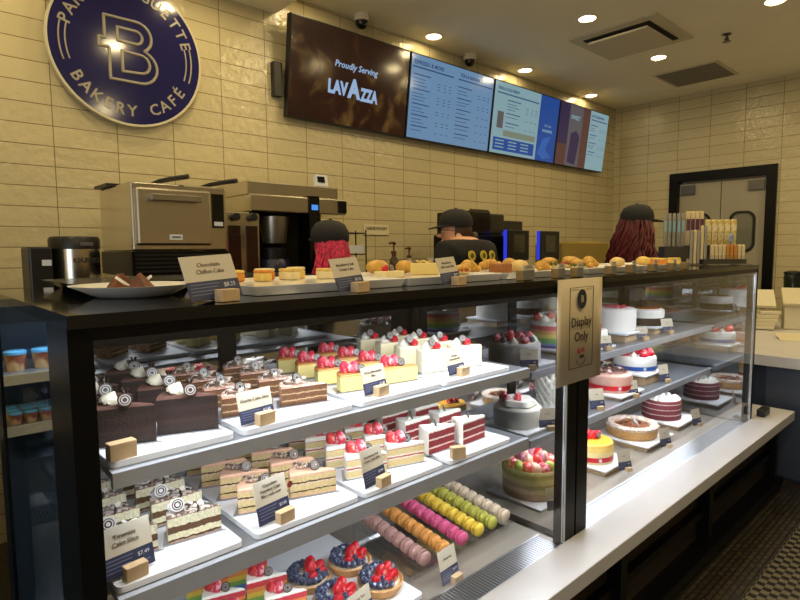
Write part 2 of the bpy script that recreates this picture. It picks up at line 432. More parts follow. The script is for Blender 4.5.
MB().lathe([(0.035, 0), (0.03, -0.008), (0.01, -0.012), (0.009, -0.03), (0.02, -0.035), (0.012, -0.05)], 14).build('head', STEELD, t_, True)
MB().lathe([(0.03, -0.056), (0.032, -0.06), (0.004, -0.061)], 12).build('deflector', STEELD, t_)
for nm, x, y in (('dome camera on the ceiling above the coffee picture screen', 2.70, 2.31), ('dome camera on the ceiling above the blue menu screen', 3.95, 2.335)):
    c_ = thing('dome_camera', nm, 'security camera', (x, y, CEIL), 0, 'ceiling dome cameras')
    MB().lathe([(0.055, 0), (0.058, -0.03), (0.05, -0.045)], 24).build('housing', mat('cam_white', 'd8d2c2', 0.5), c_, True)
    MB().lathe([(0.045, -0.045), (0.043, -0.07), (0.03, -0.092), (0.01, -0.1)], 24).build('dome', mat('cam_black', '14110d', 0.12), c_, True)

# ------------------------------------------------------------------ round sign on the back wall
NAVYS = mat('sign_navy', '1d1c52', 0.12)
SILV = mat('sign_letter', 'a39c8c', 0.4)
sg = thing('round_wall_sign', 'large round navy shop sign with a double line B on the tiled wall', 'sign', (1.078, 2.385, 2.515))
rad = 0.398
q = MB(); q.lathe([(rad, 0), (rad, 0.035)], 72, ax=(0, -1, 0)); q.build('disc', NAVYS, sg)
q = MB(); q.lathe([(rad - 0.002, -0.0), (rad + 0.008, 0.0), (rad + 0.008, 0.037), (rad - 0.004, 0.037), (rad - 0.004, 0.034)], 72, ax=(0, -1, 0), ring=True); q.build('rim', mat('sign_rim', 'c9c2a8', 0.4), sg)
def arc_text(s, r, a0, step, top):
    for i, ch in enumerate(s):
        if ch == ' ': continue
        a = a0 + step * (i - (len(s) - 1) / 2) * (-1 if top else 1)
        x, z = r * math.cos(R(a)), r * math.sin(R(a))
        ry = -(R(a) - math.pi / 2) if top else -(R(a) + math.pi / 2)
        text(ch, 0.085, SILV, sg, (x, -0.037, z), Euler((R(90), 0, 0)).to_matrix().to_4x4().to_euler() if False else (Matrix.Rotation(ry, 3, 'Y') @ Matrix.Rotation(R(90), 3, 'X')).to_euler(), bold=0.0012)
arc_text('PARIS BAGUETTE', 0.325, 90, 11.2, True)
arc_text('BAKERY CAF\u00c9', 0.325, -90, 11.2, False)
for sgn in (-1, 1):
    for rr_ in (0.315, 0.345):
        pts = [(sgn * rr_ * math.cos(R(a)), -0.037, rr_ * math.sin(R(a))) for a in range(-19, 15, 3)]
        MB().tube(pts, 0.004, 6).build('side_arc', SILV, sg)
def outline(poly, w):
    """closed outline band as boxes with round joints"""
    q = MB()
    for i in range(len(poly)):
        a = Vector((poly[i][0], -0.037, poly[i][1])); b = Vector((poly[(i + 1) % len(poly)][0], -0.037, poly[(i + 1) % len(poly)][1]))
        q.cyl(a, b, w, n=6); q.ell(a, (w, w, w), 6)
    return q
def barc(cx, cz, r, a0, a1, n=9): return [(cx + r * math.cos(R(a0 + (a1 - a0) * i / n)), cz + r * math.sin(R(a0 + (a1 - a0) * i / n))) for i in range(n + 1)]
S_ = 1.0
outer = [(-0.125, 0.165), (0.03, 0.165)] + barc(0.04, 0.085, 0.08, 90, -60) + barc(0.055, -0.075, 0.09, 55, -90) + [(-0.105, -0.165), (-0.105, 0.0), (-0.155, 0.0), (-0.155, 0.045), (-0.125, 0.045)]
outline(outer, 0.008).build('letter_outline', SILV, sg)
inner1 = [(-0.06, 0.115), (0.03, 0.115)] + barc(0.035, 0.08, 0.035, 90, -90) + [(-0.06, 0.045)]
outline(inner1, 0.008).build('letter_counter', SILV, sg)
inner2 = [(-0.04, -0.005), (0.05, -0.01)] + barc(0.055, -0.06, 0.05, 90, -90) + [(-0.04, -0.115)]
outline(inner2, 0.008).build('letter_counter', SILV, sg)

# ------------------------------------------------------------------ menu screens
def screen_mat(name, col, st, noise=False):
    m, nt, b = newmat(name); b.inputs['Base Color'].default_value = (0.01, 0.01, 0.01, 1); b.inputs['Roughness'].default_value = 0.12
    b.inputs['Emission Strength'].default_value = st; b.inputs['Emission Color'].default_value = lin(col)
    if noise:
        tc = N(nt, 'ShaderNodeTexCoord'); nz = N(nt, 'ShaderNodeTexNoise'); nz.inputs['Scale'].default_value = 3.2; nz.inputs['Detail'].default_value = 5; nz.inputs['Distortion'].default_value = 1.6
        nt.links.new(tc.outputs['Object'], nz.inputs['Vector'])
        rp = N(nt, 'ShaderNodeValToRGB'); e = rp.color_ramp.elements
        e[0].position = 0.42; e[0].color = lin('2a0d07'); e[1].position = 0.72; e[1].color = lin('7a5a2c')
        k = e.new(0.55); k.color = lin('38160b')
        nt.links.new(nz.outputs['Fac'], rp.inputs['Fac']); nt.links.new(rp.outputs['Color'], b.inputs['Emission Color'])
    return m
SB = screen_mat('screen_blue', '86b3e0', 0.5); SBR = screen_mat('screen_brown', '401a0c', 0.55, True); SP = screen_mat('screen_pale', 'a9d2dc', 0.5)
SDB = screen_mat('screen_navy', '1f4fa0', 0.7); SINK = screen_mat('screen_ink', '2c4878', 0.7); SW = screen_mat('screen_white', 'a8c8f0', 0.7)
SGR = screen_mat('screen_grey', '6f6a70', 0.55); SPU = screen_mat('screen_plum', '35284a', 0.8); SRD = screen_mat('screen_rust', '5a3a36', 0.8); SYL = screen_mat('screen_tan', '9aa692', 0.5)
xs = [2.055, 3.145, 4.205, 5.31, 6.36]
scr_labels = ['wide menu screen with a brown coffee picture and white lettering', 'wide blue menu screen listing drinks in two columns', 'wide menu screen half pale list, half deep blue panel', 'wide menu screen with dark photo panels beside a pale list']
def screen(i):
    x0, x1 = xs[i], xs[i + 1]; w = x1 - x0 - 0.012; h = 0.66
    r = thing('menu_screen', scr_labels[i], 'screen', ((x0 + x1) / 2, 2.295, 2.635), 0, 'menu screens in a row on the back wall')
    r.rotation_euler.x = R(-7) * -1
    MB().box((0, 0.02, 0), (w, 0.05, h)).build('housing', BLACKP, r, bevel=0.004)
    def pan(a, b_, c, d, m, name='display_panel', y=-0.008):
        return MB().b2(a * w / 2, b_ * w / 2, y, y + 0.002, c * h / 2, d * h / 2).build(name, m, r)
    def lines(cx0, cx1, zs, m, price=True, hd=True):
        for z0, nl in zs:
            q = MB(); q.b2(cx0 * w / 2, (cx0 + (cx1 - cx0) * 0.42) * w / 2, -0.0105, -0.0085, (z0 + 0.012) * h / 2, (z0 + 0.036) * h / 2)
            q.build('menu_heading', m, r)
            for k in range(nl):
                q = MB(); z = z0 - 0.08 - 0.075 * k
                q.b2(cx0 * w / 2, (cx0 + (cx1 - cx0) * random.uniform(0.25, 0.38)) * w / 2, -0.0105, -0.0085, z * h / 2, (z + 0.014) * h / 2)
                if price:
                    q.build('menu_row', m, r); q = MB()
                    for p in (0.62, 0.78, 0.92):
                        q.b2((cx0 + (cx1 - cx0) * p) * w / 2, (cx0 + (cx1 - cx0) * (p + 0.06)) * w / 2, -0.0105, -0.0085, z * h / 2, (z + 0.014) * h / 2)
                q.build('menu_price' if price else 'menu_row', m, r)
    if i == 0:
        pan(-0.985, 0.985, -0.965, 0.965, SBR)
        text('Proudly Serving', 0.062, SW, r, (0.02, -0.011, 0.09), bold=0.001, shear=0.2)
        for s_, cx_, wd, ht, zb in (('LAV', -0.135, 0.175, 0.098, -0.118), ('A', 0.008, 0.122, 0.138, -0.124), ('ZZA', 0.150, 0.168, 0.095, -0.128)):
            o = text(s_, 0.12, SW, r, (0, 0, 0), bold=0.0065)
            vx = [v.co.x for v in o.data.vertices]; vy = [v.co.y for v in o.data.vertices]; a_, b_ = min(vx), max(vx); c_, d_ = min(vy), max(vy)
            for v in o.data.vertices: v.co.x = ((v.co.x - a_) / (b_ - a_) - 0.5) * wd; v.co.y = (v.co.y - c_) / (d_ - c_) * ht
            o.location = (cx_, -0.011, zb)
    elif i == 1:
        pan(-0.98, 0.98, -0.965, 0.965, SB)
        text('ESPRESSO & MORE', 0.042, SINK, r, (-0.49, -0.011, 0.262), align='LEFT', bold=0.0008)
        text('TEAS & SEASON', 0.036, SINK, r, (0.06, -0.011, 0.262), align='LEFT', bold=0.0008)
        MB().b2(-0.5, -0.02, -0.0105, -0.0085, 0.222, 0.232).build('menu_rule', SINK, r); MB().b2(0.04, 0.5, -0.0105, -0.0085, 0.222, 0.232).build('menu_rule', SINK, r)
        lines(-0.92, -0.06, [(0.5, 3), (0.16, 3), (-0.18, 2), (-0.44, 2), (-0.7, 1)], SINK)
        lines(0.08, 0.92, [(0.48, 2), (0.2, 2), (-0.08, 1), (-0.28, 1), (-0.48, 1), (-0.7, 1)], SINK)
    elif i == 2:
        pan(-0.98, 0.36, -0.965, 0.965, SP); pan(0.36, 0.98, -0.965, 0.965, SDB)
        text('TEAS & COLD BREW', 0.036, SINK, r, (-0.5, -0.011, 0.262), align='LEFT', bold=0.0008)
        MB().b2(-0.5, 0.17, -0.0105, -0.0085, 0.218, 0.228).build('menu_rule', SINK, r)
        lines(-0.62, 0.3, [(0.5, 3), (0.14, 1), (-0.12, 1)], SINK)
        MB().b2(-0.47, -0.38, -0.0105, -0.0085, -0.09, 0.06).build('drink_picture', SGR, r)
        MB().b2(-0.36, 0.16, -0.0105, -0.0085, -0.155, -0.10).build('menu_banner', SYL, r)
        MB().b2(-0.5, 0.155, -0.0105, -0.0085, -0.29, -0.175).build('menu_footer', SDB, r)
        for k in range(3):
            q = MB()
            for j in range(3): q.b2(-0.47 + 0.2 * k, -0.34 + 0.2 * k, -0.0125, -0.0105, -0.205 - 0.03 * j, -0.195 - 0.03 * j)
            q.build('menu_row', SP, r)
        text('TRY OUR', 0.03, SP, r, (0.36, -0.011, 0.03)); text('FAVORITES', 0.036, SP, r, (0.36, -0.011, -0.02), bold=0.001)
        MB().prismY([(0.22, -0.25), (0.3, -0.1), (0.44, -0.06), (0.36, -0.2), (0.48, -0.27), (0.33, -0.3)], -0.0105, -0.0085).build('drink_picture', screen_mat('screen_mid', '2f62b0', 0.8), r)
    else:
        pan(-0.98, -0.62, -0.3, 0.965, SPU); pan(-0.98, -0.62, -0.965, -0.3, SRD); pan(-0.62, -0.1, -0.965, 0.965, SGR); pan(-0.1, 0.2, -0.965, 0.965, SRD); pan(0.2, 0.98, -0.965, 0.965, SP)
        MB().prismY([(-0.28, -0.28), (-0.12, -0.3), (-0.08, 0.0), (-0.16, 0.06), (-0.26, 0.02)], -0.0105, -0.0085).build('drink_picture', SPU, r)
        text('SWEET', 0.06, SP, r, (-0.2, -0.011, 0.19), bold=0.001)
        text('HOT & SEASONAL', 0.034, SINK, r, (0.13, -0.011, 0.262), align='LEFT', bold=0.0008)
        MB().b2(0.13, 0.49, -0.0105, -0.0085, 0.218, 0.228).build('menu_rule', SINK, r)
        lines(0.26, 0.92, [(0.48, 2), (0.16, 1), (-0.1, 2), (-0.4, 1)], SINK)
    MB().b2(-0.2, 0.2, 0.046, 0.07, -0.15, 0.15).build('wall_bracket', BLACKP, r)
for i in range(4): screen(i)
t_ = tag(MB().b2(1.985, 2.045, 2.35, 2.398, 2.44, 2.66).build('screen_mount', BLACKP), 'black bracket sticking out of the tiled wall left of the coffee picture screen', 'bracket')

# ------------------------------------------------------------------ display cases
RAIL = mat('shelf_rail', 'b6bac4', 0.28, 0.3, noise=0.05, nscale=8)
SHELFM = mat('shelf_metal', '7a7d82', 0.28, 0.35)
DECKM = mat('deck_steel', '8f877c', 0.3, 0.2, noise=0.08, nscale=9)
LED = mat('led_strip', 'ffffff', 0.5, emit='eef4ff', est=2.5)
GRILL = mat('grille_steel', 'b8bcc0', 0.3, 1.0)
BLACKG = mat('black_gloss_top', '0a0a0b', 0.06, spec=0.6)
ENDM = glass('tinted_end_glass', 0.30, (0.75, 0.82, 0.9), 4.0)
def display_case(label, x0, x1, lp, rp, s1, s2, front_end, sy=-0.022):
    """x0..x1 outside, lp / rp = width of the left / right front post"""
    r = thing('display_case', label, 'display case', (x0, -0.05, ZF), 0, 'glass display cases')
    def P(mb, name, m, **k):
        mb.M = Matrix.Identity(4)
        for i in range(len(mb.v)): mb.v[i] = Vector((mb.v[i].x - x0, mb.v[i].y + 0.05, mb.v[i].z - ZF))
        return mb.build(name, m, k.pop('parent', r), **k)
    P(MB().b2(x0, x1, -0.05, 0.82, 1.283, 1.305), 'top_panel', BLACKG)
    P(MB().b2(x0 + 0.002, x1 - 0.002, -0.046, -0.02, 1.262, 1.283), 'front_header', BLACK)
    ld = 0.15 if front_end else 0.05
    P(MB().b2(x0, x0 + lp, -0.046, ld - 0.046, 0.36, 1.283), 'post', BLACK)
    P(MB().b2(x1 - rp, x1, -0.046, 0.0, 0.36, 1.283), 'post', BLACK)
    P(MB().b2(x0, x0 + 0.04, 0.72, 0.80, 0.36, 1.283), 'post', BLACK)
    P(MB().b2(x1 - 0.04, x1, 0.72, 0.80, 0.36, 1.283), 'post', BLACK)
    P(MB().b2(x0 + lp, x1 - rp - 0.008, -0.044, -0.039, 0.40, 1.262), 'front_pane', PANE)
    P(MB().b2(x0 + 0.004, x0 + 0.010, ld - 0.046, 0.72, 0.36, 1.283), 'end_pane', ENDM if front_end else PANEEND)
    P(MB().b2(x1 - 0.010, x1 - 0.004, 0.0, 0.72, 0.36, 1.283), 'end_pane', PANEEND if front_end else glass('far_end_glass', 0.5, (0.6, 0.68, 0.75), 3.0))
    P(MB().b2(x1 - rp - 0.008, x1 - rp, -0.046, -0.036, 0.40, 1.262), 'pane_edge', mat('pane_edge_alu', 'c4c6c8', 0.35, 0.2))
    # rear: black header and mirrored sliding doors
    P(MB().b2(x0 + 0.04, x1 - 0.04, 0.74, 0.78, 1.128, 1.283), 'rear_header', BLACK)
    xm = x0 + (0.63 if front_end else 0.7); xe = x1 - (0.12 if front_end else 0.06)
    for a, b in ((x0 + 0.05, xm - 0.03), (xm + 0.03, xe - 0.02)):
        P(MB().b2(a, b, 0.742, 0.752, 0.40, 1.126), 'rear_mirror_door', MIRROR)
    q = MB(); q.b2(xm - 0.03, xm + 0.03, 0.735, 0.765, 0.38, 1.128); q.b2(xe - 0.02, x1 - 0.04, 0.735, 0.765, 0.38, 1.128)
    P(q, 'rear_stile', BLACK)
    P(MB().b2(x0 + 0.02, x1 - 0.02, -0.038, 0.76, 0.352, 0.372), 'deck', DECKM)
    P(MB().b2(x0, x1, -0.044, 0.80, ZF + 0.02, 0.350), 'plinth', BLACK)
    q = MB(); n = int((x1 - x0 - 0.12) / 0.0125)
    for i in range(n): q.b2(x0 + 0.06 + i * 0.0125, x0 + 0.0665 + i * 0.0125, -0.03, 0.055, 0.372, 0.388)
    q.b2(x0 + 0.06, x1 - 0.06, 0.055, 0.062, 0.372, 0.39); q.b2(x0 + 0.06, x1 - 0.06, -0.036, -0.03, 0.372, 0.39)
    P(q, 'air_grille', GRILL)
    xa, xb = x0 + 0.04 + (0.02 if front_end else 0), x1 - (0.245 if front_end else 0.05)
    for z, th in ((s1, 0.028), (s2, 0.037 if front_end else 0.03)):
        sh = P(MB().b2(xa, xb, sy + 0.0145, 0.62, z - 0.012, z), 'shelf', SHELFM)
        P(MB().b2(xa, xb, sy, sy + 0.014, z - th, z), 'price_rail', RAIL, parent=sh)
        P(MB().b2(xa + 0.02, xb - 0.02, sy + 0.03, sy + 0.05, z - 0.019, z - 0.0125), 'shelf_light', LED, parent=sh)
        q = MB()
        for k in range(3):
            xx = xa + 0.05 + k * (xb - xa - 0.1) / 2
            q.b2(xx - 0.008, xx + 0.008, sy + 0.08, 0.735, z - 0.035, z - 0.0125)
        P(q, 'shelf_bracket', STEELD, parent=sh)
    P(MB().b2(x0 + lp + 0.01, x1 - rp - 0.01, -0.0, 0.06, 1.262, 1.282), 'top_light', LED)
    return r
display_case('glass display case at left, full of sliced cakes, tarts and macarons', 0.2, 1.715, 0.036, 0.06, 1.03, 0.805, True)
display_case('glass display case at right, holding whole round cakes', 1.725, 3.70, 0.07, 0.03, 0.94, 0.675, False, 0.17)

STONE = mat('stone', 'c9c7cb', 0.3, noise=0.05, nscale=4)
t_ = thing('stone_ledge', 'white stone ledge running along the foot of the glass cases', 'ledge', (1.8, -0.115, 0.35))
MB().b2(-2.4, 2.24, -0.072, 0.068, 0, 0.055).build('slab', STONE, t_, bevel=0.003)
MB().b2(1.92, 2.24, 0.0685, 0.2, 0, 0.055).build('return_slab', STONE, t_)
t_ = thing('counter_base', 'dark panelled counter base below the stone ledge', 'counter base', (1.8, -0.1, ZF))
PAN = mat('base_panel', '3a3024', 0.3, noise=0.25, nscale=5)
MB().b2(-2.3, 2.2, 0.035, 0.055, 0.02, 0.43).build('back_panel', PAN, t_)
for z0, z1, y0 in ((0.36, 0.43, -0.03), (0.20, 0.235, 0.0), (0.02, 0.07, -0.05)):
    MB().b2(-2.3, 2.2, y0, 0.035, z0, z1).build('rail', BLACK, t_)
for x in (0.15, 1.05, 2.17): MB().b2(x - 0.025, x + 0.025, -0.02, 0.034, 0.07, 0.36).build('stile', BLACK, t_)
t_ = tag(MB().b2(3.75, 3.86, -0.1, -0.055, 0.4055, 0.45).build('door_stop_block', BLACKP, bevel=0.008), 'small black block lying on the far end of the white stone ledge', 'block')

# right hand service counter
t_ = thing('service_counter', 'low white topped service counter beyond the right end of the cases', 'counter', (4.6, -0.3, ZF))
MB().b2(-0.5, 2.19, -0.7, 0.75, 0.73, 0.80).build('worktop', STONE, t_, bevel=0.003)
MB().b2(-0.44, 2.19, -0.65, 0.72, 0, 0.73).build('body', mat('slate_panel', '2c3140', 0.4), t_)
MB().b2(-0.455, -0.441, -0.1, 0.3, 0.02, 0.72).build('end_panel', mat('slate_panel_light', '3c4354', 0.35), t_)

# back counter
t_ = thing('back_counter', 'long back counter below the tiled wall, under the machines', 'counter', (2.9, 2.0, ZF))
MB().b2(-2.5, 2.6, -0.42, 0.39, 0.96, 1.0).build('worktop', mat('counter_dark', '2a2724', 0.25), t_)
MB().b2(-2.5, 2.6, -0.37, 0.39, 0, 0.96).build('cabinet_body', mat('cabinet_dark', '1d1c1b', 0.4), t_)
BZ = ZF + 1.0

# open cooler at the far left (mirrored in the end glass of the left case)
t_ = thing('open_cooler', 'open chilled cabinet mirrored in the left end glass', 'cooler', (-0.35, 1.3, ZF))
q = MB(); q.b2(-0.55, 0.5, 0.0, 0.4, 0, 0.75); q.b2(-0.55, 0.5, 0.36, 0.4, 0.75, 1.3); q.b2(-0.55, -0.52, 0.0, 0.36, 0.75, 1.3)
q.build('body', mat('cooler_blue', '27374a', 0.4), t_)
for z in (0.86, 1.04):
    MB().b2(-0.52, 0.5, 0.0, 0.35, z, z + 0.0195).build('shelf', SHELFM, t_); MB().b2(-0.52, 0.5, -0.026, -0.0205, z - 0.01, z + 0.025).build('price_rail', mat('rail_cream', 'b9b29a', 0.5), t_)
MB().b2(-0.55, 0.5, 0.0, 0.36, 1.24, 1.3).build('canopy', mat('cooler_blue', '27374a', 0.4), t_)
area('cooler_lamp', (-0.35, 1.32, 1.150), (R(10), 0, 0), 0.95, 0.015, 2.6, (0.7, 0.88, 1.0))
proto = None
for row, z, ys in (('on the lower cooler shelf', 0.80, (1.33, 1.38, 1.43)), ('on the upper cooler shelf', 0.98, (1.40,))):
    for j, y in enumerate(ys):
        n = 9 if z < 0.9 else 5
        for i in range(n):
            x = (0.10 - 0.046 * i) if z < 0.9 else (0.08 - 0.085 * i)
            lab = ('small lidded tub' if z < 0.9 else 'large lidded tray') + ' of food, ' + row
            if proto is None:
                proto = thing('food_tub', lab, 'food tub', (x, y, z), 0, 'lidded tubs in the open cooler')
                MB().lathe([(0.017, 0), (0.0205, 0.035)], 14).build('tub', mat('tub_food', '8a4a38', 0.4, col2='c9a77a', nscale=30), proto, True)
                MB().lathe([(0.0215, 0.035), (0.0215, 0.041), (0.018, 0.043)], 14).build('lid', mat('tub_lid', '5fa2d0', 0.2), proto, True)
            else: dup(proto, (x, y, z), 0, lab, s=1.0 if z < 0.9 else 1.7)

# ------------------------------------------------------------------ sign cards
def card(label, loc, rz, w, h, title, price=None, blk=(0.04, 0.02, 0.026), tilt=14, group='printed price cards in the cases', cat='sign card', tsize=None, bx=0.008, lean=0.0):
    r = thing('price_card', label, cat, loc, R(rz), group)
    b = MB().box((bx, 0, blk[2] / 2), blk).build('wood_block', WOOD, r, bevel=0.0015)
    q = MB(); q.b2(-w / 2, w / 2, -0.0008, 0.0008, 0, h * 0.42, 1); q.b2(-w / 2, w / 2, -0.0008, 0.0008, h * 0.42, h, 0)
    c = q.build('card', [CREAMC, NAVY], r, loc=(0, 0.0125, 0.006)); c.rotation_euler = (R(-tilt), R(lean), 0)
    ls = title.split('\n'); ts = (tsize or w * 0.135) * 0.88
    for i, l in enumerate(ls):
        text(l, ts, TITLE, c, (0, -0.0014, h * (0.71 + 0.075 * (len(ls) - 1)) - i * ts * 1.15), name='card_title', bold=0)
    if price:
        text(price, w * 0.105, WHITEI, c, (w * 0.3, -0.0014, h * 0.29), name='card_price', bold=0)
        q = MB()
        for k in range(4): q.b2(-w * 0.45, w * (0.1 - 0.03 * k), -0.0013, -0.0009, h * (0.34 - 0.075 * k), h * (0.36 - 0.075 * k))
        q.b2(w * 0.2, w * 0.42, -0.0013, -0.0009, h * 0.12, h * 0.14); q.build('small_print', mat('print_grey', '6a7090', 0.6), c)
    return r
S1, S2, SD = 1.0425, 0.8175, 0.384
card('price card reading Mocha Cake Slice, on the upper shelf of the left case', (0.557, 0.01, S1), 8, 0.084, 0.066, 'Mocha Cake Slice', '$7.49', bx=0.008)
card('price card reading N.Y.S. Cheesecake, on the upper shelf of the left case', (0.885, 0.015, S1), 8, 0.084, 0.068, 'N.Y.S. Cheesecake\nSlice', '$7.49', bx=0.004, tsize=0.0095)
card('price card reading NY Style Cheesecake, before the tall cream slices', (1.19, 0.018, S1), 6, 0.078, 0.066, 'NY Style\nCheesecake Slice', '$7.49', bx=0.012, tsize=0.0085)
card('price card reading Tiramisu Cake Slice, on the middle shelf at far left', (0.294, 0.012, S2), 8, 0.094, 0.088, 'Tiramisu\nCake Slice', '$7.49', bx=0.004, tsize=0.013)
c_ = card('price card with a small red dot, in front of the peach layered slices', (0.59, 0.008, S2), 10, 0.086, 0.09, 'Chocolate\nHazelnut Cake\nSlice with nuts', '$7.49', bx=0.016, tsize=0.0105)
MB().lathe([(0.0075, 0), (0.0075, 0.0006)], 16, (0.03, -0.0009, 0.078), ax=(0, -1, 0)).build('allergy_dot', mat('dot_red', '9c4a3a', 0.5), c_.children[1])
card('price card in front of the strawberry shortcake slices', (0.868, 0.0, S2), 10, 0.08, 0.09, 'Strawberry Soft\nCream Cake Slice', '$7.49', bx=0.014, tsize=0.0098)
r_ = thing('card_block', 'small wooden card block without a card, in front of the red velvet slices', 'card block', (1.155, -0.001, S2), R(-25))
MB().box((0, 0, 0.017), (0.042, 0.022, 0.034)).build('wood_block', WOOD, r_, bevel=0.0015)
r_ = thing('card_block', 'small wooden card block without a card, in front of the dark chocolate slices', 'card block', (0.285, 0.012, S1), R(5))
MB().box((0, 0, 0.015), (0.046, 0.022, 0.031)).build('wood_block', WOOD, r_, bevel=0.0015)
card('price card standing on the case floor in front of the macaron rack', (1.235, 0.082, SD - 0.012), 5, 0.085, 0.1, 'Macarons', '$2.99', bx=0.012)
card('price card at the bottom edge of the photo, in front of the fruit tarts', (0.89, 0.088, 0.4145), 12, 0.09, 0.07, 'Fruit Tart', '$6.99')

# ------------------------------------------------------------------ cake boards
protoB = None
def board(label, x0, x1, y0, y1, z, th=0.012):
    t = thing('cake_board', label, 'cake board', ((x0 + x1) / 2, (y0 + y1) / 2, z), 0, 'white cake boards')
    w, d = (x1 - x0) / 2, (y1 - y0) / 2; rr = 0.012
    po = []
    for cx, cy, a0 in ((w - rr, d - rr, 0), (-w + rr, d - rr, 90), (-w + rr, -d + rr, 180), (w - rr, -d + rr, 270)):
        for i in range(5): po.append((cx + rr * math.cos(R(a0 + 22.5 * i)), cy + rr * math.sin(R(a0 + 22.5 * i))))
    MB().prism(po, 0.0005, th).build('board_panel', WHITEB, t)
    q = MB(); q.b2(-w + 0.004, w - 0.004, -d + 0.004, d - 0.004, 0, 0.004); q.build('underside', mat('board_grey', '9ea1a8', 0.4), t)
    return t
for lab, a, b in (('under the dark chocolate slices', 0.262, 0.492), ('under the mocha crumb slices', 0.51, 0.79), ('under the yellow strawberry cheesecakes', 0.81, 1.092), ('under the tall cream cheesecakes', 1.105, 1.40)):
    board('white cake board on the upper shelf, ' + lab, a, b, 0.0, 0.52, 1.0305)
for lab, a, b in (('under the tiramisu slices', 0.262, 0.50), ('under the peach layered slices', 0.53, 0.80), ('under the strawberry shortcakes', 0.815, 1.095), ('under the red velvet slices', 1.12, 1.40)):
    board('white cake board on the middle shelf, ' + lab, a, b, -0.004, 0.50, 0.8055)
board('white cake board on the case floor, under the fruit tarts', 0.797, 1.085, 0.068, 0.56, 0.4025)
board('white cake board on the case floor, under the rainbow slices', 0.48, 0.79, 0.068, 0.56, 0.4025)
for a, b, lab in ((0.49, 0.78, 'rainbow slices'), (0.81, 1.06, 'fruit tarts')):
    tag(MB().b2(a, b, 0.075, 0.55, 0.3725, 0.402).build('riser_block', mat('riser', '6d6f72', 0.5)), 'low grey riser under the board of ' + lab, 'riser')

# ------------------------------------------------------------------ slices
def wedge(L, ang, H, mats, name='cake', topz=None, chamfer=0.004, parent=None, lift=0.003):
    """tip at +X, rounded outer end at -X; slot 0 cut sides, slot 1 outer end, slot 2 top"""
    tip = (L / 2, 0.0); h = R(ang) / 2; n = 6
    arc = [(tip[0] - L * math.cos(h - 2 * h * i / n), L * math.sin(h - 2 * h * i / n)) for i in range(n + 1)]   # +y to -y
    po = arc + [tip]
    cx = sum(p[0] for p in po) / len(po); cyy = 0
    ins = [(p[0] + (cx - p[0]) * chamfer / 0.05, p[1] * (1 - chamfer / 0.04)) for p in po]
    q = MB(); m = len(po)
    vs = [(x, y, lift) for x, y in po] + [(x, y, H - chamfer) for x, y in po] + [(x, y, H) for x, y in ins]
    for i in range(m):
        j = (i + 1) % m
        side = 1 if i < n else 0
        q.add([vs[i], vs[j], vs[m + j], vs[m + i]], [(0, 1, 2, 3)], side)
        q.add([vs[m + i], vs[m + j], vs[2 * m + j], vs[2 * m + i]], [(0, 1, 2, 3)], 1 if i < n else 2)
    q.add(vs[2 * m:], [list(range(m))], 2); q.add(vs[:m], [list(range(m))[::-1]], 0)
    return q.build(name, mats, parent)
def wedge_board(L, ang, parent):
    tip = (L / 2 + 0.01, 0); h = R(ang + 4) / 2
    q = MB(); q.prism([(-L / 2 - 0.006, L * math.sin(h)), (-L / 2 - 0.006, -L * math.sin(h)), tip], 0, 0.002)
    return q.build('slice_board', mat('silver_card', 'a8aab0', 0.3, 0.6), parent)
def disc(parent, loc, rz=-20, white=False, r=0.0115, tilt=70):
    q = MB(); q.lathe([(r, -0.0012), (r, 0.0012)], 20, mi=0)
    for rr, w in ((0.72, 0.07), (0.4, 0.1)):
        prof = [(r * (rr - w), 0.0012), (r * (rr - w), 0.0016), (r * (rr + w), 0.0016), (r * (rr + w), 0.0012)]
        for sg in (1, -1): q.lathe([(a, b * sg) for a, b in prof], 20, mi=1, ring=True)
    o = q.build('chocolate_disc', [DISCW, DCHOC] if white else [DCHOC, DISCG], parent)
    o.location = loc; o.rotation_euler = (R(tilt), 0, R(rz)); return o
def berry(parent, loc, s=0.014, rot=(0.3, 0.4, 0), m=None, name='strawberry', half=False):
    prof = [(0.05, -1.0), (0.75, -0.85), (1.0, -0.45), (0.92, 0.1), (0.6, 0.75), (0.25, 1.05), (0.03, 1.15)]
    q = MB(); q.lathe([(a * s, b * s) for a, b in prof], 12)
    if half:
        q.v = [Vector((v.x, max(v.y, -0.1 * s), v.z)) for v in q.v]
    o = q.build(name, m or BERRY, parent, True, merge=False); o.location = loc; o.rotation_euler = rot; return o
def swirl(parent, loc, s=0.016, rot=(0, 0, 0), m=None, name='cream_swirl', ribs=7):
    prof = [(0.9, 0), (1.0, 0.25), (0.9, 0.6), (0.62, 0.95), (0.3, 1.25), (0.04, 1.5)]
    q = MB(); q.lathe([(a * s, b * s) for a, b in prof], 28, wave=lambda a, k: 1 + 0.13 * math.sin(ribs * (a + 0.35 * k)))
    o = q.build(name, m or CREAM, parent, True); o.location = loc; o.rotation_euler = rot; return o
def curls(parent, c, n, spread, mats, s=0.012, name='chocolate_shaving'):
    q = MB()
    for i in range(n):
        p = Vector(c) + Vector((random.uniform(-1, 1) * spread[0], random.uniform(-1, 1) * spread[1], random.uniform(0, 1) * spread[2]))
        q.box(p, (s * random.uniform(0.6, 1.4), s * random.uniform(0.3, 0.7), 0.0018), random.randrange(len(mats)), random.uniform(0, 6), random.uniform(-1, 1), random.uniform(-0.7, 0.7))
    return q.build(name, mats, parent)

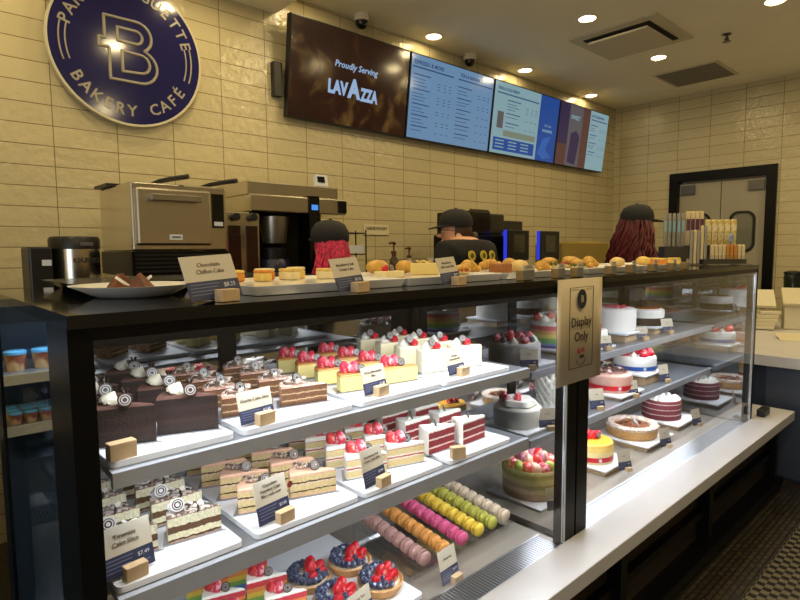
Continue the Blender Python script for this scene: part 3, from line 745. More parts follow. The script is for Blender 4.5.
def k_choc(r):
    L, A, H = 0.114, 34, 0.076
    s = layers('choc_layers', [(0, '1d100b'), (0.12, '2c1912'), (0.3, '38211a'), (0.42, '2a1711'), (0.62, '341e17'), (0.74, '24140e'), (0.95, '1d100b')], H, 0.6)
    wedge(L, A, H, [s, mat('choc_outer', '2a1812', 0.5), mat('cocoa_top', '5a3a30', 0.9, noise=0.2, nscale=200)], parent=r); wedge_board(L, A, r)
    swirl(r, (-0.03, 0.006, H), 0.017, (0.0, 0.5, 0.3), mat('cream_shell', 'd9cfb6', 0.5), 'cream_shell', 9)
    for x, y, t in ((-0.004, 0.002, 0.1), (0.012, -0.004, -0.15)):
        q = MB(); q.cyl((0, 0, -0.004), (0.004, 0, 0.034), 0.0026, n=8); o = q.build('chocolate_stick', DCHOC, r); o.location = (x, y, H); o.rotation_euler = (0.15, t * 3, 0)
    disc(r, (0.008, -0.014, H + 0.011), 25, r=0.013)
def k_mocha(r):
    L, A, H = 0.112, 34, 0.048
    s = layers('mocha_layers', [(0, '5a3a22'), (0.2, '7b5433'), (0.3, 'c2a27c'), (0.36, '6e4829'), (0.6, 'bd9c76'), (0.67, '71492a'), (0.88, '4a2a18')], H)
    wedge(L, A, H, [s, mat('mocha_outer', 'a9775a', 0.8, col2='c99a80', nscale=120), mat('mocha_top', 'b98a74', 0.8, col2='ddc6b8', nscale=90)], parent=r); wedge_board(L, A, r)
    curls(r, (-0.02, 0, H), 13, (0.028, 0.014, 0.012), [DCHOC, mat('white_choc', 'e9dfd0', 0.4), mat('white_choc', 'e9dfd0', 0.4)], 0.014)
    disc(r, (-0.015, -0.006, H + 0.016), 20, r=0.011)
def k_cheese(r):
    L, A, H = 0.112, 32, 0.046
    s = layers('cheese_layers', [(0, '8e7038'), (0.09, 'e8d588'), (0.5, 'ecd98c'), (0.88, 'd9a452'), (0.95, 'b06a34')], H, 0.6, 0.02, 0.08)
    wedge(L, A, H, [s, s, mat('cheese_top', 'c98746', 0.4, noise=0.15, nscale=40)], parent=r); wedge_board(L, A, r)
    berry(r, (-0.034, 0.008, H + 0.014), 0.017, (0.5, -0.35, 0.4), BERRYS); berry(r, (-0.012, 0.004, H + 0.013), 0.0165, (0.2, 0.45, 1), BERRYS)
    disc(r, (0.006, -0.006, H + 0.011), 12, r=0.0115)
def k_tall(r):
    L, A, H = 0.108, 34, 0.068
    s = layers('tall_layers', [(0, 'cdbb84'), (0.06, 'efe6c0'), (0.5, 'ece0b4'), (0.93, 'f3edd6')], H, 0.6, 0.02, 0.06)
    wedge(L, A, H, [s, mat('tall_outer', 'efe6c6', 0.6, noise=0.05), mat('tall_top', 'f2e6c4', 0.6)], parent=r); wedge_board(L, A, r)
    swirl(r, (-0.026, 0.006, H - 0.001), 0.0155, (0, 0, 0), None, 'cream_swirl', 8)
    berry(r, (0.004, -0.004, H + 0.010), 0.013, (0.9, 0.2, -0.4), BERRY); disc(r, (-0.012, -0.010, H + 0.022), 10, r=0.0115)
def k_tira(r):
    L, A, H = 0.106, 32, 0.06
    s = layers('tira_layers', [(0, 'c9a98c'), (0.1, '5d3d28'), (0.17, 'eee4bd'), (0.38, '6b4a2e'), (0.6, 'efe6c2'), (0.9, '8a6a52')], H, 0.8, 0.07)
    wedge(L, A, H, [s, mat('tira_outer', 'd9ccb2', 0.7, col2='8a6a52', nscale=60), mat('tira_top', '6a5248', 0.9, col2='c9bcb0', nscale=110)], parent=r); wedge_board(L, A, r)
    curls(r, (-0.005, 0, H), 16, (0.034, 0.012, 0.006), [DCHOC, mat('white_choc', 'e9dfd0', 0.4), DISCW], 0.013)
    swirl(r, (-0.038, 0.004, H - 0.002), 0.016, (0, 0.3, 0), mat('foil_cream', 'dedbd8', 0.4), 'cream_swirl', 5); disc(r, (-0.03, -0.014, H + 0.016), 10, True, 0.0135)
def k_peach(r):
    L, A, H = 0.112, 34, 0.06
    s = layers('peach_layers', [(0, 'e0b896'), (0.12, 'd9bd84'), (0.26, '4d3a28'), (0.31, 'dcc38c'), (0.52, 'e6c9a4'), (0.6, '45301f'), (0.66, 'dcc38c'), (0.86, 'e7b698')], H, 0.8, 0.06)
    pe = mat('peach_cream', 'e2b294', 0.6, noise=0.06, nscale=60, bump=0.2)
    wedge(L, A, H, [s, pe, pe], parent=r); wedge_board(L, A, r)
    for k in range(4):
        q = MB(); pts = [(0.010 * math.cos(a) * (1 + 0.1 * k), 0.004 * (a - 1.5), 0.009 * math.sin(a)) for a in [x * 0.45 for x in range(0, 9)]]
        q.tube(pts, 0.0028, 6); o = q.build('chocolate_curl', mat('milk_choc', '5a4238', 0.35, col2='b8a89c', nscale=90), r); o.location = (-0.036 + 0.012 * k, 0.004 - 0.004 * (k % 2), H + 0.006); o.rotation_euler = (0.3 * k, 0.2, 0.9 * k)
    disc(r, (0.006, -0.006, H + 0.012), 15, r=0.0125)
def k_short(r):
    L, A, H = 0.112, 34, 0.062
    s = layers('short_layers', [(0, 'efe3d2'), (0.08, 'e0c990'), (0.36, 'f3ebdf'), (0.41, 'c2604e'), (0.48, 'f3ebdf'), (0.55, 'e0c990'), (0.80, 'c2705e'), (0.83, 'f5f0e8'), (0.93, 'f5f0e8')], H, 0.8, 0.05, 0.12)
    wedge(L, A, H, [s, CREAM, CREAM], parent=r); wedge_board(L, A, r)
    berry(r, (-0.036, 0.006, H + 0.012), 0.018, (0.3, -0.55, 0.2), mat('cut_strawberry', 'cc3034', 0.3, col2='f0b8a8', nscale=45, thr=0.58), 'strawberry')
    berry(r, (-0.014, 0.000, H + 0.015), 0.018, (0.15, -0.15, 0), BERRYS); disc(r, (0.006, -0.004, H + 0.011), 12, r=0.0125)
def k_velvet(r):
    L, A, H = 0.108, 34, 0.074
    s = layers('velvet_layers', [(0, '962c30'), (0.24, 'ecd2c6'), (0.30, '8e262b'), (0.55, 'ecd2c6'), (0.61, '8e262b'), (0.86, 'f1ebdc')], H, 0.85, 0.04, 0.3)
    wedge(L, A, H, [s, CREAM, CREAM], parent=r); wedge_board(L, A, r)
    q = MB(); q.lathe([(0.006, 0), (0.0075, 0.004), (0.004, 0.008)], 10); o = q.build('cream_dot', CREAM, r, True); o.location = (-0.02, 0, H)
    disc(r, (-0.012, -0.002, H + 0.009), 60, r=0.0115)
def k_rain(r):
    L, A, H = 0.112, 32, 0.085
    s = layers('rain_layers', [(0, '7a5aa0'), (0.12, '5a8ec0'), (0.26, '86b85a'), (0.42, 'e8c84a'), (0.58, 'e8924a'), (0.74, 'd9404a'), (0.92, 'f6f0ea')], H, 0.8, 0.03, 0.15)
    wedge(L, A, H, [s, CREAM, CREAM], parent=r); wedge_board(L, A, r)
    berry(r, (-0.036, 0.006, H + 0.012), 0.0165, (1.0, -0.2, 0.2), mat('cut_strawberry', 'cf3a38', 0.3), 'strawberry')
    berry(r, (-0.018, 0.0, H + 0.014), 0.0165, (0.2, 0.2, 0), BERRYS); disc(r, (0.006, -0.006, H + 0.011), 10, r=0.0125)

RN = ['front row', 'second row', 'third row', 'fourth row', 'back row']
def grid(kind, nm, desc, cols, ys, z, axis, group, cat='cake slice'):
    proto = None
    for ci, xs_ in enumerate(cols):
        for ri, y in enumerate(ys):
            lab = '%s, %s, %s column of its board' % (desc, RN[ri], ('left', 'right', 'third')[ci])
            loc = (xs_ + random.uniform(-0.003, 0.003), y + (0.012 if ci == 0 else 0) + random.uniform(-0.003, 0.003), z)
            rz = R(axis + random.uniform(-3, 3))
            if proto is None: proto = thing(nm, lab, cat, loc, rz, group); kind(proto)
            else: dup(proto, loc, rz, lab)
E1, E2 = 1.0428, 0.8178
grid(k_choc, 'chocolate_cake_slice', 'dark chocolate slice with cream shell and two sticks', (0.312, 0.43), (0.075, 0.185, 0.295, 0.405), E1, -36, 'dark chocolate slices on the upper shelf')
grid(k_mocha, 'mocha_cake_slice', 'brown mocha slice topped with white and dark shavings', (0.575, 0.71), (0.092, 0.192, 0.292, 0.392), E1, -26, 'mocha slices on the upper shelf')
grid(k_cheese, 'cheesecake_slice', 'yellow baked cheesecake slice topped with two sugared strawberries', (0.885, 1.015), (0.09, 0.19, 0.29, 0.39), E1, -26, 'strawberry cheesecake slices on the upper shelf')
grid(k_tall, 'cream_cheesecake_slice', 'tall pale cream cheesecake slice with a cream swirl', (1.18, 1.30), (0.10, 0.195, 0.29, 0.385), E1, -26, 'tall cream cheesecake slices on the upper shelf')
grid(k_tira, 'tiramisu_slice', 'tiramisu slice with chocolate flakes and white ringed disc', (0.312, 0.437), (0.085, 0.18, 0.275, 0.37), E2, -22, 'tiramisu slices on the middle shelf')
grid(k_peach, 'hazelnut_cake_slice', 'peach frosted layered slice with chocolate curls', (0.605, 0.73), (0.088, 0.185, 0.282, 0.38), E2, -34, 'peach layered slices on the middle shelf')
grid(k_short, 'strawberry_shortcake_slice', 'white shortcake slice with two strawberries', (0.895, 1.02), (0.075, 0.168, 0.262, 0.355), E2, -34, 'strawberry shortcake slices on the middle shelf')
grid(k_velvet, 'red_velvet_slice', 'red velvet slice with white frosting', (1.162, 1.292), (0.068, 0.168, 0.268, 0.368), E2, -15, 'red velvet slices on the middle shelf')
grid(k_rain, 'rainbow_cake_slice', 'rainbow layered slice with strawberries on the case floor', (0.612, 0.732), (0.235, 0.34, 0.445), 0.4148, -30, 'rainbow slices on the case floor')

# ------------------------------------------------------------------ fruit tarts
def tart(r):
    prof = [(0.040, 0), (0.050, 0.012), (0.0535, 0.024), (0.051, 0.026), (0.046, 0.019), (0.0, 0.018)]
    MB().lathe(prof, 36, wave=lambda a, k: 1 + 0.018 * math.sin(18 * a) * (k < 4)).build('pastry_shell', mat('tart_crust', 'cf9a5e', 0.6, noise=0.15, nscale=50), r, True)
    MB().lathe([(0.045, 0.019), (0.044, 0.024), (0.0, 0.027)], 24).build('custard', mat('custard', 'eadfc0', 0.5), r, True)
    for a in range(-10, 250, 17):
        for rr, z in ((0.041, 0.033), (0.029, 0.037)):
            if rr < 0.03 and (a + 10) % 34: continue
            q = MB(); q.ell((0, 0, 0), (0.0092, 0.0092, 0.0085), 10); q.lathe([(0.0035, 0.0078), (0.004, 0.0094), (0.002, 0.0084)], 8)
            o = q.build('blueberry', BLUEB, r, True); t = R(a + 35 + random.uniform(-6, 6)); o.location = (rr * math.cos(t), rr * math.sin(t), z + random.uniform(0, 0.003)); o.rotation_euler = (random.uniform(-.6, .6), random.uniform(-.6, .6), 0)
    for x, y, z, rx, ry in ((-0.02, -0.022, 0.036, 0.5, -0.3), (0.004, -0.03, 0.035, 0.7, 0.1), (0.024, -0.016, 0.036, 0.4, 0.5), (0.0, -0.006, 0.046, 0.1, 0.1), (0.018, 0.004, 0.043, -0.1, 0.5)):
        berry(r, (x, y, z), 0.0155, (rx, ry, 0), mat('cut_strawberry_fresh', 'c41a26', 0.22, col2='e89a8c', nscale=45, thr=0.6, bump=0.2, bscale=200))
pt = None
for x, y, rz, lab in ((0.864, 0.185, 0.2, 'front left fruit tart with blueberries and cut strawberries'), (1.008, 0.17, -0.3, 'front right fruit tart, nearest the macaron rack'),
                      (0.864, 0.33, 0.5, 'second row left fruit tart, beside the rainbow slices'), (1.008, 0.316, 0.0, 'second row right fruit tart, behind the one nearest the macarons')):
    if pt is None: pt = thing('fruit_tart', lab, 'fruit tart', (x, y, 0.4148), rz, 'fruit tarts on the case floor'); tart(pt); pt.scale = (1.27,) * 3
    else: dup(pt, (x, y, 0.4148), rz, lab, s=1.27)

# ------------------------------------------------------------------ macarons in a clear rack
MX = [1.195, 1.285, 1.375, 1.46, 1.535, 1.61]
MCOL = [('dusty mauve', 'b98d84', 'a3776c'), ('orange', 'dd9a4c', 'c9803a'), ('bright pink', 'd75a86', 'c04470'), ('yellow', 'e2c242', 'c9a52e'), ('green', 'b4b04a', '98943a'), ('pale beige', 'd3bfa6', 'bfa88c')]
rk = thing('macaron_rack', 'clear acrylic rack holding the rows of macarons on the case floor', 'rack', (1.40, 0.30, 0.3725))
q = MB()
for x in MX:
    for dx in (-0.026, 0.026):
        q.tube([(x + dx - 1.40, -0.135, 0.030), (x + dx - 1.40, 0.20, 0.072)], 0.0022, 6)
    q.tube([(x - 0.026 - 1.40, -0.135, 0.030), (x - 0.016 - 1.40, -0.15, 0.040), (x - 1.40, -0.153, 0.046), (x + 0.016 - 1.40, -0.15, 0.040), (x + 0.026 - 1.40, -0.135, 0.030)], 0.0022, 6)
q.build('row_channel', ACRYL, rk)
for x in (-0.24, 0.24):
    q = MB(); q.tube([(x, -0.12, 0.0025), (x, -0.12, 0.031), (x, 0.19, 0.071), (x, 0.19, 0.0025)], 0.003, 6); q.build('side_support', ACRYL, rk)
MB().b2(-0.245, 0.245, -0.10, 0.19, 0.0, 0.003).build('base_sheet', ACRYL, rk)
for ci, x in enumerate(MX):
    nm, c1, c2 = MCOL[ci]
    pm = None
    for k in range(8):
        y = 0.178 + k * 0.0385; z = 0.3725 + 0.036 + 0.0238 + (k * 0.0385 + 0.01) * 0.125
        lab = nm + ' macaron standing on edge in its row, ' + ('at the front' if k == 0 else 'at the back' if k == 7 else '%s from the front' % ['', 'second', 'third', 'fourth', 'fifth', 'sixth', 'seventh', 'eighth'][k])
        if pm is None:
            pm = thing('macaron', lab, 'macaron', (x, y, z), 0, nm + ' macarons in the clear rack'); pm.rotation_euler = (R(7), 0, 0)
            m1 = mat('macaron_' + nm.replace(' ', '_'), c1, 0.6, noise=0.05, nscale=60); m2 = mat('macaron_foot_' + nm.replace(' ', '_'), c2, 0.9, noise=0.2, nscale=200)
            for sgn in (-1, 1):
                prof = [(0.0205, 0.0026), (0.0236, 0.0040), (0.0230, 0.0062), (0.0236, 0.0074), (0.0226, 0.0108), (0.0195, 0.0140), (0.0140, 0.0163), (0.007, 0.0176), (0.0005, 0.018)]
                MB().lathe(prof, 24, ax=(0, sgn, 0)).build('shell', [m1], pm, True)
            MB().lathe([(0.0165, -0.003), (0.017, 0), (0.0165, 0.003)], 20, ax=(0, 1, 0)).build('filling', m2, pm, True)
        else:
            o = dup(pm, (x, y, z), 0, lab); o.rotation_euler = (R(7 + random.uniform(-3, 3)), 0, R(random.uniform(-4, 4)))
# ------------------------------------------------------------------ whole cakes in the right case
B1, B2, B3 = 0.9405, 0.6755, 0.3725
TANB = mat('riser_tan', 'b59a78', 0.6, noise=0.1, nscale=20)
def cake_base(x, y, z, w, lab, riser=0.0, rz=0.0):
    if riser:
        tag(MB().box((x, y, z + riser / 2), (w * 0.92, w * 0.92, riser - 0.0006), 0, rz).build('riser_block', TANB), 'tan riser block under the board of the ' + lab, 'riser')
    t = thing('cake_board', 'square white board under the ' + lab, 'cake board', (x, y, z + riser + 0.0004), rz, 'boards under the whole cakes')
    MB().box((0, 0, 0.005), (w, w, 0.0095)).build('board_panel', WHITEB, t, bevel=0.002)
    return z + riser + 0.0106
def body(r, rad, h, m, mtop=None, rim=0.008, n=48):
    MB().lathe([(rad * 0.99, 0), (rad, 0.004), (rad, h - rim), (rad - rim * 0.4, h - rim * 0.3), (rad - rim, h)], n).build('cake', m, r, True)
    if mtop: MB().lathe([(rad - rim * 0.9, h - 0.001), (rad - rim, h + 0.0015), (0.0, h + 0.002)], n).build('topping', mtop, r, True)
def ribbon(r, rad, z0, z1, m):
    MB().lathe([(rad + 0.0005, z0), (rad + 0.0015, z0), (rad + 0.0015, z1), (rad + 0.0005, z1)], 48, ring=True).build('ribbon', m, r, True)
    d = MB().lathe([(0.009, 0), (0.009, 0.001)], 16, ax=(0, -1, 0)).build('ribbon_emblem', WHITEI, r); a = R(-128); d.location = ((rad + 0.0016) * math.cos(a), (rad + 0.0016) * math.sin(a), (z0 + z1) / 2); d.rotation_euler.z = a + R(90); d.scale = (0.9,) * 3
def ccard(lab, x, y, z, rz=0, w=0.062, h=0.06):
    card(lab, (x, y, z), rz - 27, w, h, 'Cake', '$38', blk=(0.03, 0.018, 0.02), bx=0.006, group='price cards beside the whole cakes', tsize=0.009)
WHITEC = mat('white_frosting', 'efece6', 0.5, bump=0.06, bscale=60)
RED = mat('ribbon_red', 'c8202f', 0.35); BLUER = mat('ribbon_blue', '2a58a8', 0.35)
CUTB = mat('cut_strawberry_fresh', 'd22028', 0.22)

z = cake_base(1.872, 0.32, B1, 0.225, 'grey sided berry cake')
r = thing('whole_cake', 'round grey sided cake crowned with berries and cream swirls', 'cake', (1.862, 0.32, z)); 
body(r, 0.104, 0.082, mat('grey_frosting', 'b9b4b0', 0.5), CREAM)
for i in range(11):
    a = i * 0.571 + 0.3; rr = 0.075
    if i % 3 == 0: swirl(r, (rr * math.cos(a), rr * math.sin(a), 0.083), 0.017)
    elif i % 3 == 1: berry(r, (rr * math.cos(a), rr * math.sin(a), 0.098), 0.019, (0.3, -0.3, a), BERRYS)
    else:
        q = MB(); q.ell((0, 0, 0), (0.014, 0.014, 0.012), 12); o = q.build('blueberry', BLUEB, r, True); o.location = (rr * math.cos(a), rr * math.sin(a), 0.094)
for i in range(4): berry(r, (0.03 * math.cos(i * 1.6), 0.03 * math.sin(i * 1.6), 0.1), 0.02, (0.5, 0.2, i), BERRYS if i % 2 else CUTB)
ccard('price card leaning before the grey sided berry cake', 1.80, 0.198, B1 + 0.0004, -10, 0.07, 0.072)

z = cake_base(2.25, 0.38, B1, 0.25, 'rainbow cake', 0.012)
r = thing('whole_cake', 'round rainbow layered cake with cream peaks, beside the paper notice', 'cake', (2.25, 0.38, z))
body(r, 0.108, 0.112, layers('rainbow_whole', [(0, '6a4a96'), (0.10, '7ba0c4'), (0.20, '7eb85e'), (0.38, 'e6cf52'), (0.55, 'eaa04a'), (0.70, 'd8465a'), (0.84, 'd8465a'), (0.88, 'f4f0ea')], 0.112, 0.7, 0.01, 0.1), WHITEC)
for i in range(8):
    a = i * math.pi / 4
    if i % 2: berry(r, (0.078 * math.cos(a), 0.078 * math.sin(a), 0.126), 0.018, (0.4, 0.2, a), BERRY)
    else: swirl(r, (0.078 * math.cos(a), 0.078 * math.sin(a), 0.112), 0.023)

z = cake_base(2.45, 0.285, B1, 0.14, 'small white cake half hidden by the notice')
r = thing('whole_cake', 'small white cake with one berry, half hidden behind the paper notice', 'cake', (2.45, 0.285, z))
body(r, 0.058, 0.075, WHITEC, CREAM); berry(r, (0.01, -0.01, 0.088), 0.02, (0.4, 0, 0), BERRY)
ccard('price card in front of the small white cake near the notice', 2.40, 0.196, B1 + 0.0004, -5)

z = cake_base(2.77, 0.35, B1, 0.245, 'tall white cake with red sprinkles', 0.035)
r = thing('whole_cake', 'tall white ribbed cake scattered with pink and red bits on top', 'cake', (2.77, 0.35, z))
q = MB(); q.lathe([(0.104 + 0.0025 * (k % 2), 0.0165 * k / 2) for k in range(14)] + [(0.095, 0.114)], 48); q.build('cake', WHITEC, r, True)
curls(r, (0, 0, 0.116), 60, (0.06, 0.06, 0.010), [mat('red_bits', 'c92a3e', 0.4), mat('pink_bits', 'e0607a', 0.4), mat('red_bits', 'c92a3e', 0.4)], 0.014, 'fruit_bits')
ccard('price card in front of the tall white cake with red bits', 2.80, 0.202, B1 + 0.0004, 0)

z = cake_base(3.12, 0.35, B1, 0.23, 'half dark tiramisu cake', 0.03)
r = thing('whole_cake', 'white cake over a dark chocolate base with orange glaze', 'cake', (3.12, 0.35, z))
MB().lathe([(0.1, 0), (0.1, 0.05)], 48).build('chocolate_base', mat('choc_base', '33221a', 0.5), r, True)
q = MB(); q.lathe([(0.102, 0.042), (0.104, 0.06), (0.103, 0.083), (0.09, 0.09), (0, 0.091)], 72, wave=lambda a, k: 1.0 + (0.012 * math.sin(10 * a) if k < 1 else 0)); q.build('cream_coat', WHITEC, r, True)
q = MB(); q.lathe([(0.08, 0.091), (0.078, 0.094), (0, 0.096)], 40); q.build('glaze', mat('glaze_orange', 'b5642c', 0.2), r, True)
for i in range(7):
    q = MB(); q.box((0, 0, 0.022), (0.011, 0.003, 0.05)); o = q.build('chocolate_stick', DCHOC, r); o.location = (-0.03 + 0.008 * i, 0.01 * (i % 3), 0.09); o.rotation_euler = (random.uniform(-.3, .3), random.uniform(-.5, .5), random.uniform(0, 3))
ccard('price card in front of the chocolate based white cake', 3.11, 0.203, B1 + 0.0004, 0, 0.075, 0.075)

z = cake_base(1.90, 0.32, B2, 0.23, 'white cake with one big cream swoosh')
r = thing('whole_cake', 'white cake with a broad cream swoosh and two berries, on the middle shelf', 'cake', (1.895, 0.325, z))
body(r, 0.098, 0.075, mat('white_soft', 'e6e4dc', 0.5), CREAM)
q = MB(); q.lathe([(0.07, 0.0), (0.078, 0.01), (0.066, 0.028), (0.05, 0.03), (0.03, 0.018), (0, 0.015)], 40, (0, 0, 0.075), wave=lambda a, k: 1 + 0.06 * math.sin(6 * a + k)); q.build('cream_ring', CREAM, r, True)
for x, y in ((0, 0), (-0.03, 0.05), (-0.05, 0.02)): berry(r, (x, y, 0.108), 0.018, (0.3, 0.2, x * 30), BERRYS)
ccard('price card in front of the white cake with the cream swoosh', 1.925, 0.19, B2 + 0.0004, -5, 0.075, 0.08)

z = cake_base(2.26, 0.39, B2, 0.19, 'tall spiky meringue cake')
r = thing('whole_cake', 'tall white cake covered in spiky meringue peaks, below the rainbow cake', 'cake', (2.26, 0.39, z))
body(r, 0.066, 0.12, WHITEC)
q = MB()
for ring in range(6):
    for i in range(14):
        a = 2 * math.pi * (i + 0.5 * (ring % 2)) / 14; zz = 0.01 + ring * 0.021
        q.lathe([(0.012, -0.008), (0.009, 0.008), (0.001, 0.028)], 6, (0.066 * math.cos(a), 0.066 * math.sin(a), zz), ax=(math.cos(a) * 0.7, math.sin(a) * 0.7, 0.9))
for i in range(19):
    a = i * 2.4; rr = 0.06 * math.sqrt(i / 19); q.lathe([(0.014, -0.006), (0.01, 0.01), (0.001, 0.034)], 6, (rr * math.cos(a), rr * math.sin(a), 0.12))
q.build('meringue_peaks', mat('meringue', 'ece8dc', 0.6), r, True)

z = cake_base(2.66, 0.31, B2, 0.245, 'pink cake with a red ribbon', 0.012)
r = thing('whole_cake', 'pinkish brown cake with red ribbon and dark chocolate flakes on top', 'cake', (2.66, 0.31, z))
body(r, 0.106, 0.085, mat('pink_frosting', 'c7998a', 0.6, noise=0.08, nscale=40)); ribbon(r, 0.106, 0.014, 0.036, RED)
curls(r, (0, 0, 0.088), 70, (0.07, 0.07, 0.02), [mat('dark_flake', '4a332e', 0.5), mat('pink_flake', 'b58a86', 0.5), mat('dark_flake', '4a332e', 0.5)], 0.024, 'chocolate_flakes')
ccard('price card in front of the pink cake with the red ribbon', 2.66, 0.180, B2 + 0.0004, 5, 0.07, 0.075)

z = cake_base(3.04, 0.36, B2, 0.235, 'white strawberry cake with a blue ribbon', 0.045)
r = thing('whole_cake', 'white cake with blue ribbon and halved strawberries on top', 'cake', (3.04, 0.36, z))
body(r, 0.112, 0.085, WHITEC); ribbon(r, 0.112, 0.014, 0.036, BLUER)
for i in range(9):
    a = i * 0.698
    if i % 3 == 2: swirl(r, (0.07 * math.cos(a), 0.07 * math.sin(a), 0.085), 0.018)
    else: berry(r, (0.075 * math.cos(a), 0.075 * math.sin(a), 0.105), 0.025, (0.3, -0.2, a), BERRY)
berry(r, (0, 0, 0.107), 0.026, (0.2, 0.1, 0), BERRY)
ccard('price card to the right of the blue ribbon cake', 3.09, 0.20, B2 + 0.0004, 10, 0.072, 0.09)
r_ = ccard('price card beside the paper notice on the middle shelf', 2.33, 0.19, B2 + 0.0004, 0, 0.075, 0.09)

z = cake_base(1.965, 0.30, B3, 0.27, 'large mixed fruit cake')
r = thing('whole_cake', 'large yellow green cake heaped with cut strawberries and fruit, behind the end glass', 'cake', (1.965, 0.30, z))
q = MB(); q.lathe([(0.118, 0), (0.121, 0.02), (0.121, 0.07), (0.124, 0.115), (0.120, 0.122), (0.112, 0.113), (0, 0.11)], 56); q.build('cake', layers('fruit_side', [(0, 'a88a6a'), (0.25, 'c4b07c'), (0.4, '9c8a5a'), (0.55, 'cfc08a'), (0.75, 'b4a464'), (0.9, 'd8cf9a')], 0.12), r, True)
for i in range(16):
    a = i * 0.393; berry(r, (0.088 * math.cos(a), 0.088 * math.sin(a), 0.128), 0.024, (0.6, -0.4, a), [mat('kiwi', '8f9a3c', 0.4), CUTB, mat('peach_fruit', 'd9a48a', 0.4), BERRYS][i % 4], 'fruit_piece')
for i in range(9):
    a = i * 0.7; berry(r, (0.045 * math.cos(a), 0.045 * math.sin(a), 0.143), 0.027, (0.3, 0.3, a), [CUTB, mat('plum_fruit', '9a5a6a', 0.4), mat('peach_fruit', 'd9a48a', 0.4)][i % 3], 'fruit_piece')
ccard('price card on the case floor in front of the large fruit cake', 1.85, 0.10, B3 + 0.017, 0, 0.075, 0.085)
z = cake_base(2.46, 0.28, B3, 0.255, 'mango cake', 0.02)
r = thing('whole_cake', 'yellow mango cake with a red ribbon and strawberries at its centre', 'cake', (2.44, 0.285, z))
body(r, 0.1, 0.095, layers('mango_side', [(0, 'e0d0a4'), (0.3, 'ead9a0'), (0.6, 'e9c870'), (0.85, 'e2ac48')], 0.095, 0.5, 0.02, 0.05), mat('mango_glaze', 'e3a63c', 0.15), 0.012); ribbon(r, 0.1, 0.012, 0.034, RED)
for x, y, s in ((0, 0, 0.024), (0.03, -0.01, 0.02), (-0.022, 0.014, 0.022), (0.01, 0.03, 0.02)): berry(r, (x, y, 0.112), s, (0.5, x * 20, 0), CUTB)
disc(r, (0.012, -0.03, 0.115), 0, r=0.016)
q = MB(); q.box((0.045, 0.02, 0.108), (0.02, 0.012, 0.003), 0, 0.5, 0.4); q.build('mint_leaf', mat('mint', '3e6a34', 0.5), r)
ccard('price card in front of the mango cake', 2.43, 0.10, B3 + 0.017, 5, 0.072, 0.085)
z = cake_base(2.93, 0.31, B3, 0.31, 'pecan pie', 0.02)
r = thing('whole_cake', 'round brown pecan pie with a sugared crumb rim', 'cake', (2.92, 0.31, z))
MB().lathe([(0.118, 0), (0.128, 0.01), (0.132, 0.05)], 56).build('crust', mat('pie_crust', 'c99a5e', 0.8, noise=0.3, nscale=160, bump=0.4, bscale=200), r, True)
MB().lathe([(0.132, 0.048), (0.135, 0.06), (0.122, 0.07), (0.098, 0.066), (0.09, 0.058), (0.09, 0.046)], 64, ring=True, wave=lambda a, k: 1 + 0.018 * math.sin(16 * a + k)).build('sugared_rim', mat('sugar_rim', 'd8cabc', 0.8, col2='b29884', nscale=70), r, True)
MB().lathe([(0.092, 0.05), (0.0, 0.058)], 40).build('filling', mat('pie_filling', '8f5230', 0.4, noise=0.4, nscale=50), r, True)
curls(r, (0, 0, 0.06), 40, (0.055, 0.055, 0.006), [mat('pecan', '7a4526', 0.4), mat('pecan_light', 'b07a4c', 0.4)], 0.022, 'pecans')
disc(r, (0.0, -0.02, 0.072), 0, r=0.016, tilt=40)
ccard('price card in front of the pecan pie', 2.88, 0.10, B3 + 0.017, 10, 0.075, 0.09)
z = cake_base(3.38, 0.33, B3, 0.29, 'round red velvet cake', 0.02)
r = thing('whole_cake', 'round red velvet cake with bare sides and white cream dots on top', 'cake', (3.37, 0.34, z))
body(r, 0.108, 0.112, layers('velvet_whole', [(0, '7a3034'), (0.24, 'd8c0ba'), (0.29, '84343a'), (0.52, 'd8c0ba'), (0.57, '84343a'), (0.8, 'd8c0ba'), (0.85, '84343a')], 0.112, 0.8, 0.03, 0.3), CREAM)
for i in range(26):
    a = i * 2.4; rr = 0.09 * math.sqrt((i + 1) / 26); swirl(r, (rr * math.cos(a), rr * math.sin(a), 0.112), 0.0155)
disc(r, (-0.01, -0.03, 0.145), 0, r=0.016)
ccard('price card in front of the round red velvet cake', 3.36, 0.12, B3 + 0.017, 15, 0.08, 0.09)

# ------------------------------------------------------------------ paper notice on the middle posts
PAPER = mat('notice_paper', 'b9a888', 0.6)
t_ = thing('paper_notice', 'tall tan paper notice reading Display Only hung over the middle posts', 'notice', (1.712, -0.0535, 1.130))
q = MB(); n = 10
vs = []; 
for i in range(n + 1):
    x = -0.143 + 0.286 * i / n; yb = -0.0015 * math.sin(i * 1.9) - 0.004 * abs(i / n - 0.5)
    vs += [(x, yb, -0.176), (x, yb, 0.174)]
q.add(vs, [(2 * i, 2 * i + 2, 2 * i + 3, 2 * i + 1) for i in range(n)])
o = q.build('paper', PAPER, t_, True); sm = o.modifiers.new('solid', 'SOLIDIFY'); sm.thickness = 0.0008; sm.offset = 0
q = MB()
for a, b in (((-0.075, 0.145), (0.075, 0.145)), ((0.075, 0.145), (0.075, -0.125)), ((0.075, -0.125), (-0.075, -0.125)), ((-0.075, -0.125), (-0.075, 0.145))):
    q.tube([(a[0], -0.0065, a[1]), (b[0], -0.0065, b[1])], 0.0011, 4)
q.build('printed_border', INK, t_)
q = MB(); q.lathe([(0.03, 0), (0.03, 0.0008)], 32, ax=(0, -1, 0)); o = q.build('printed_emblem', mat('emblem_ink', '2a2a30', 0.6), t_, loc=(0, -0.0065, 0.105)); o.scale = (1, 1, 1.1)
text('B', 0.032, PAPER, t_, (0, -0.0085, 0.105), bold=0.0004)
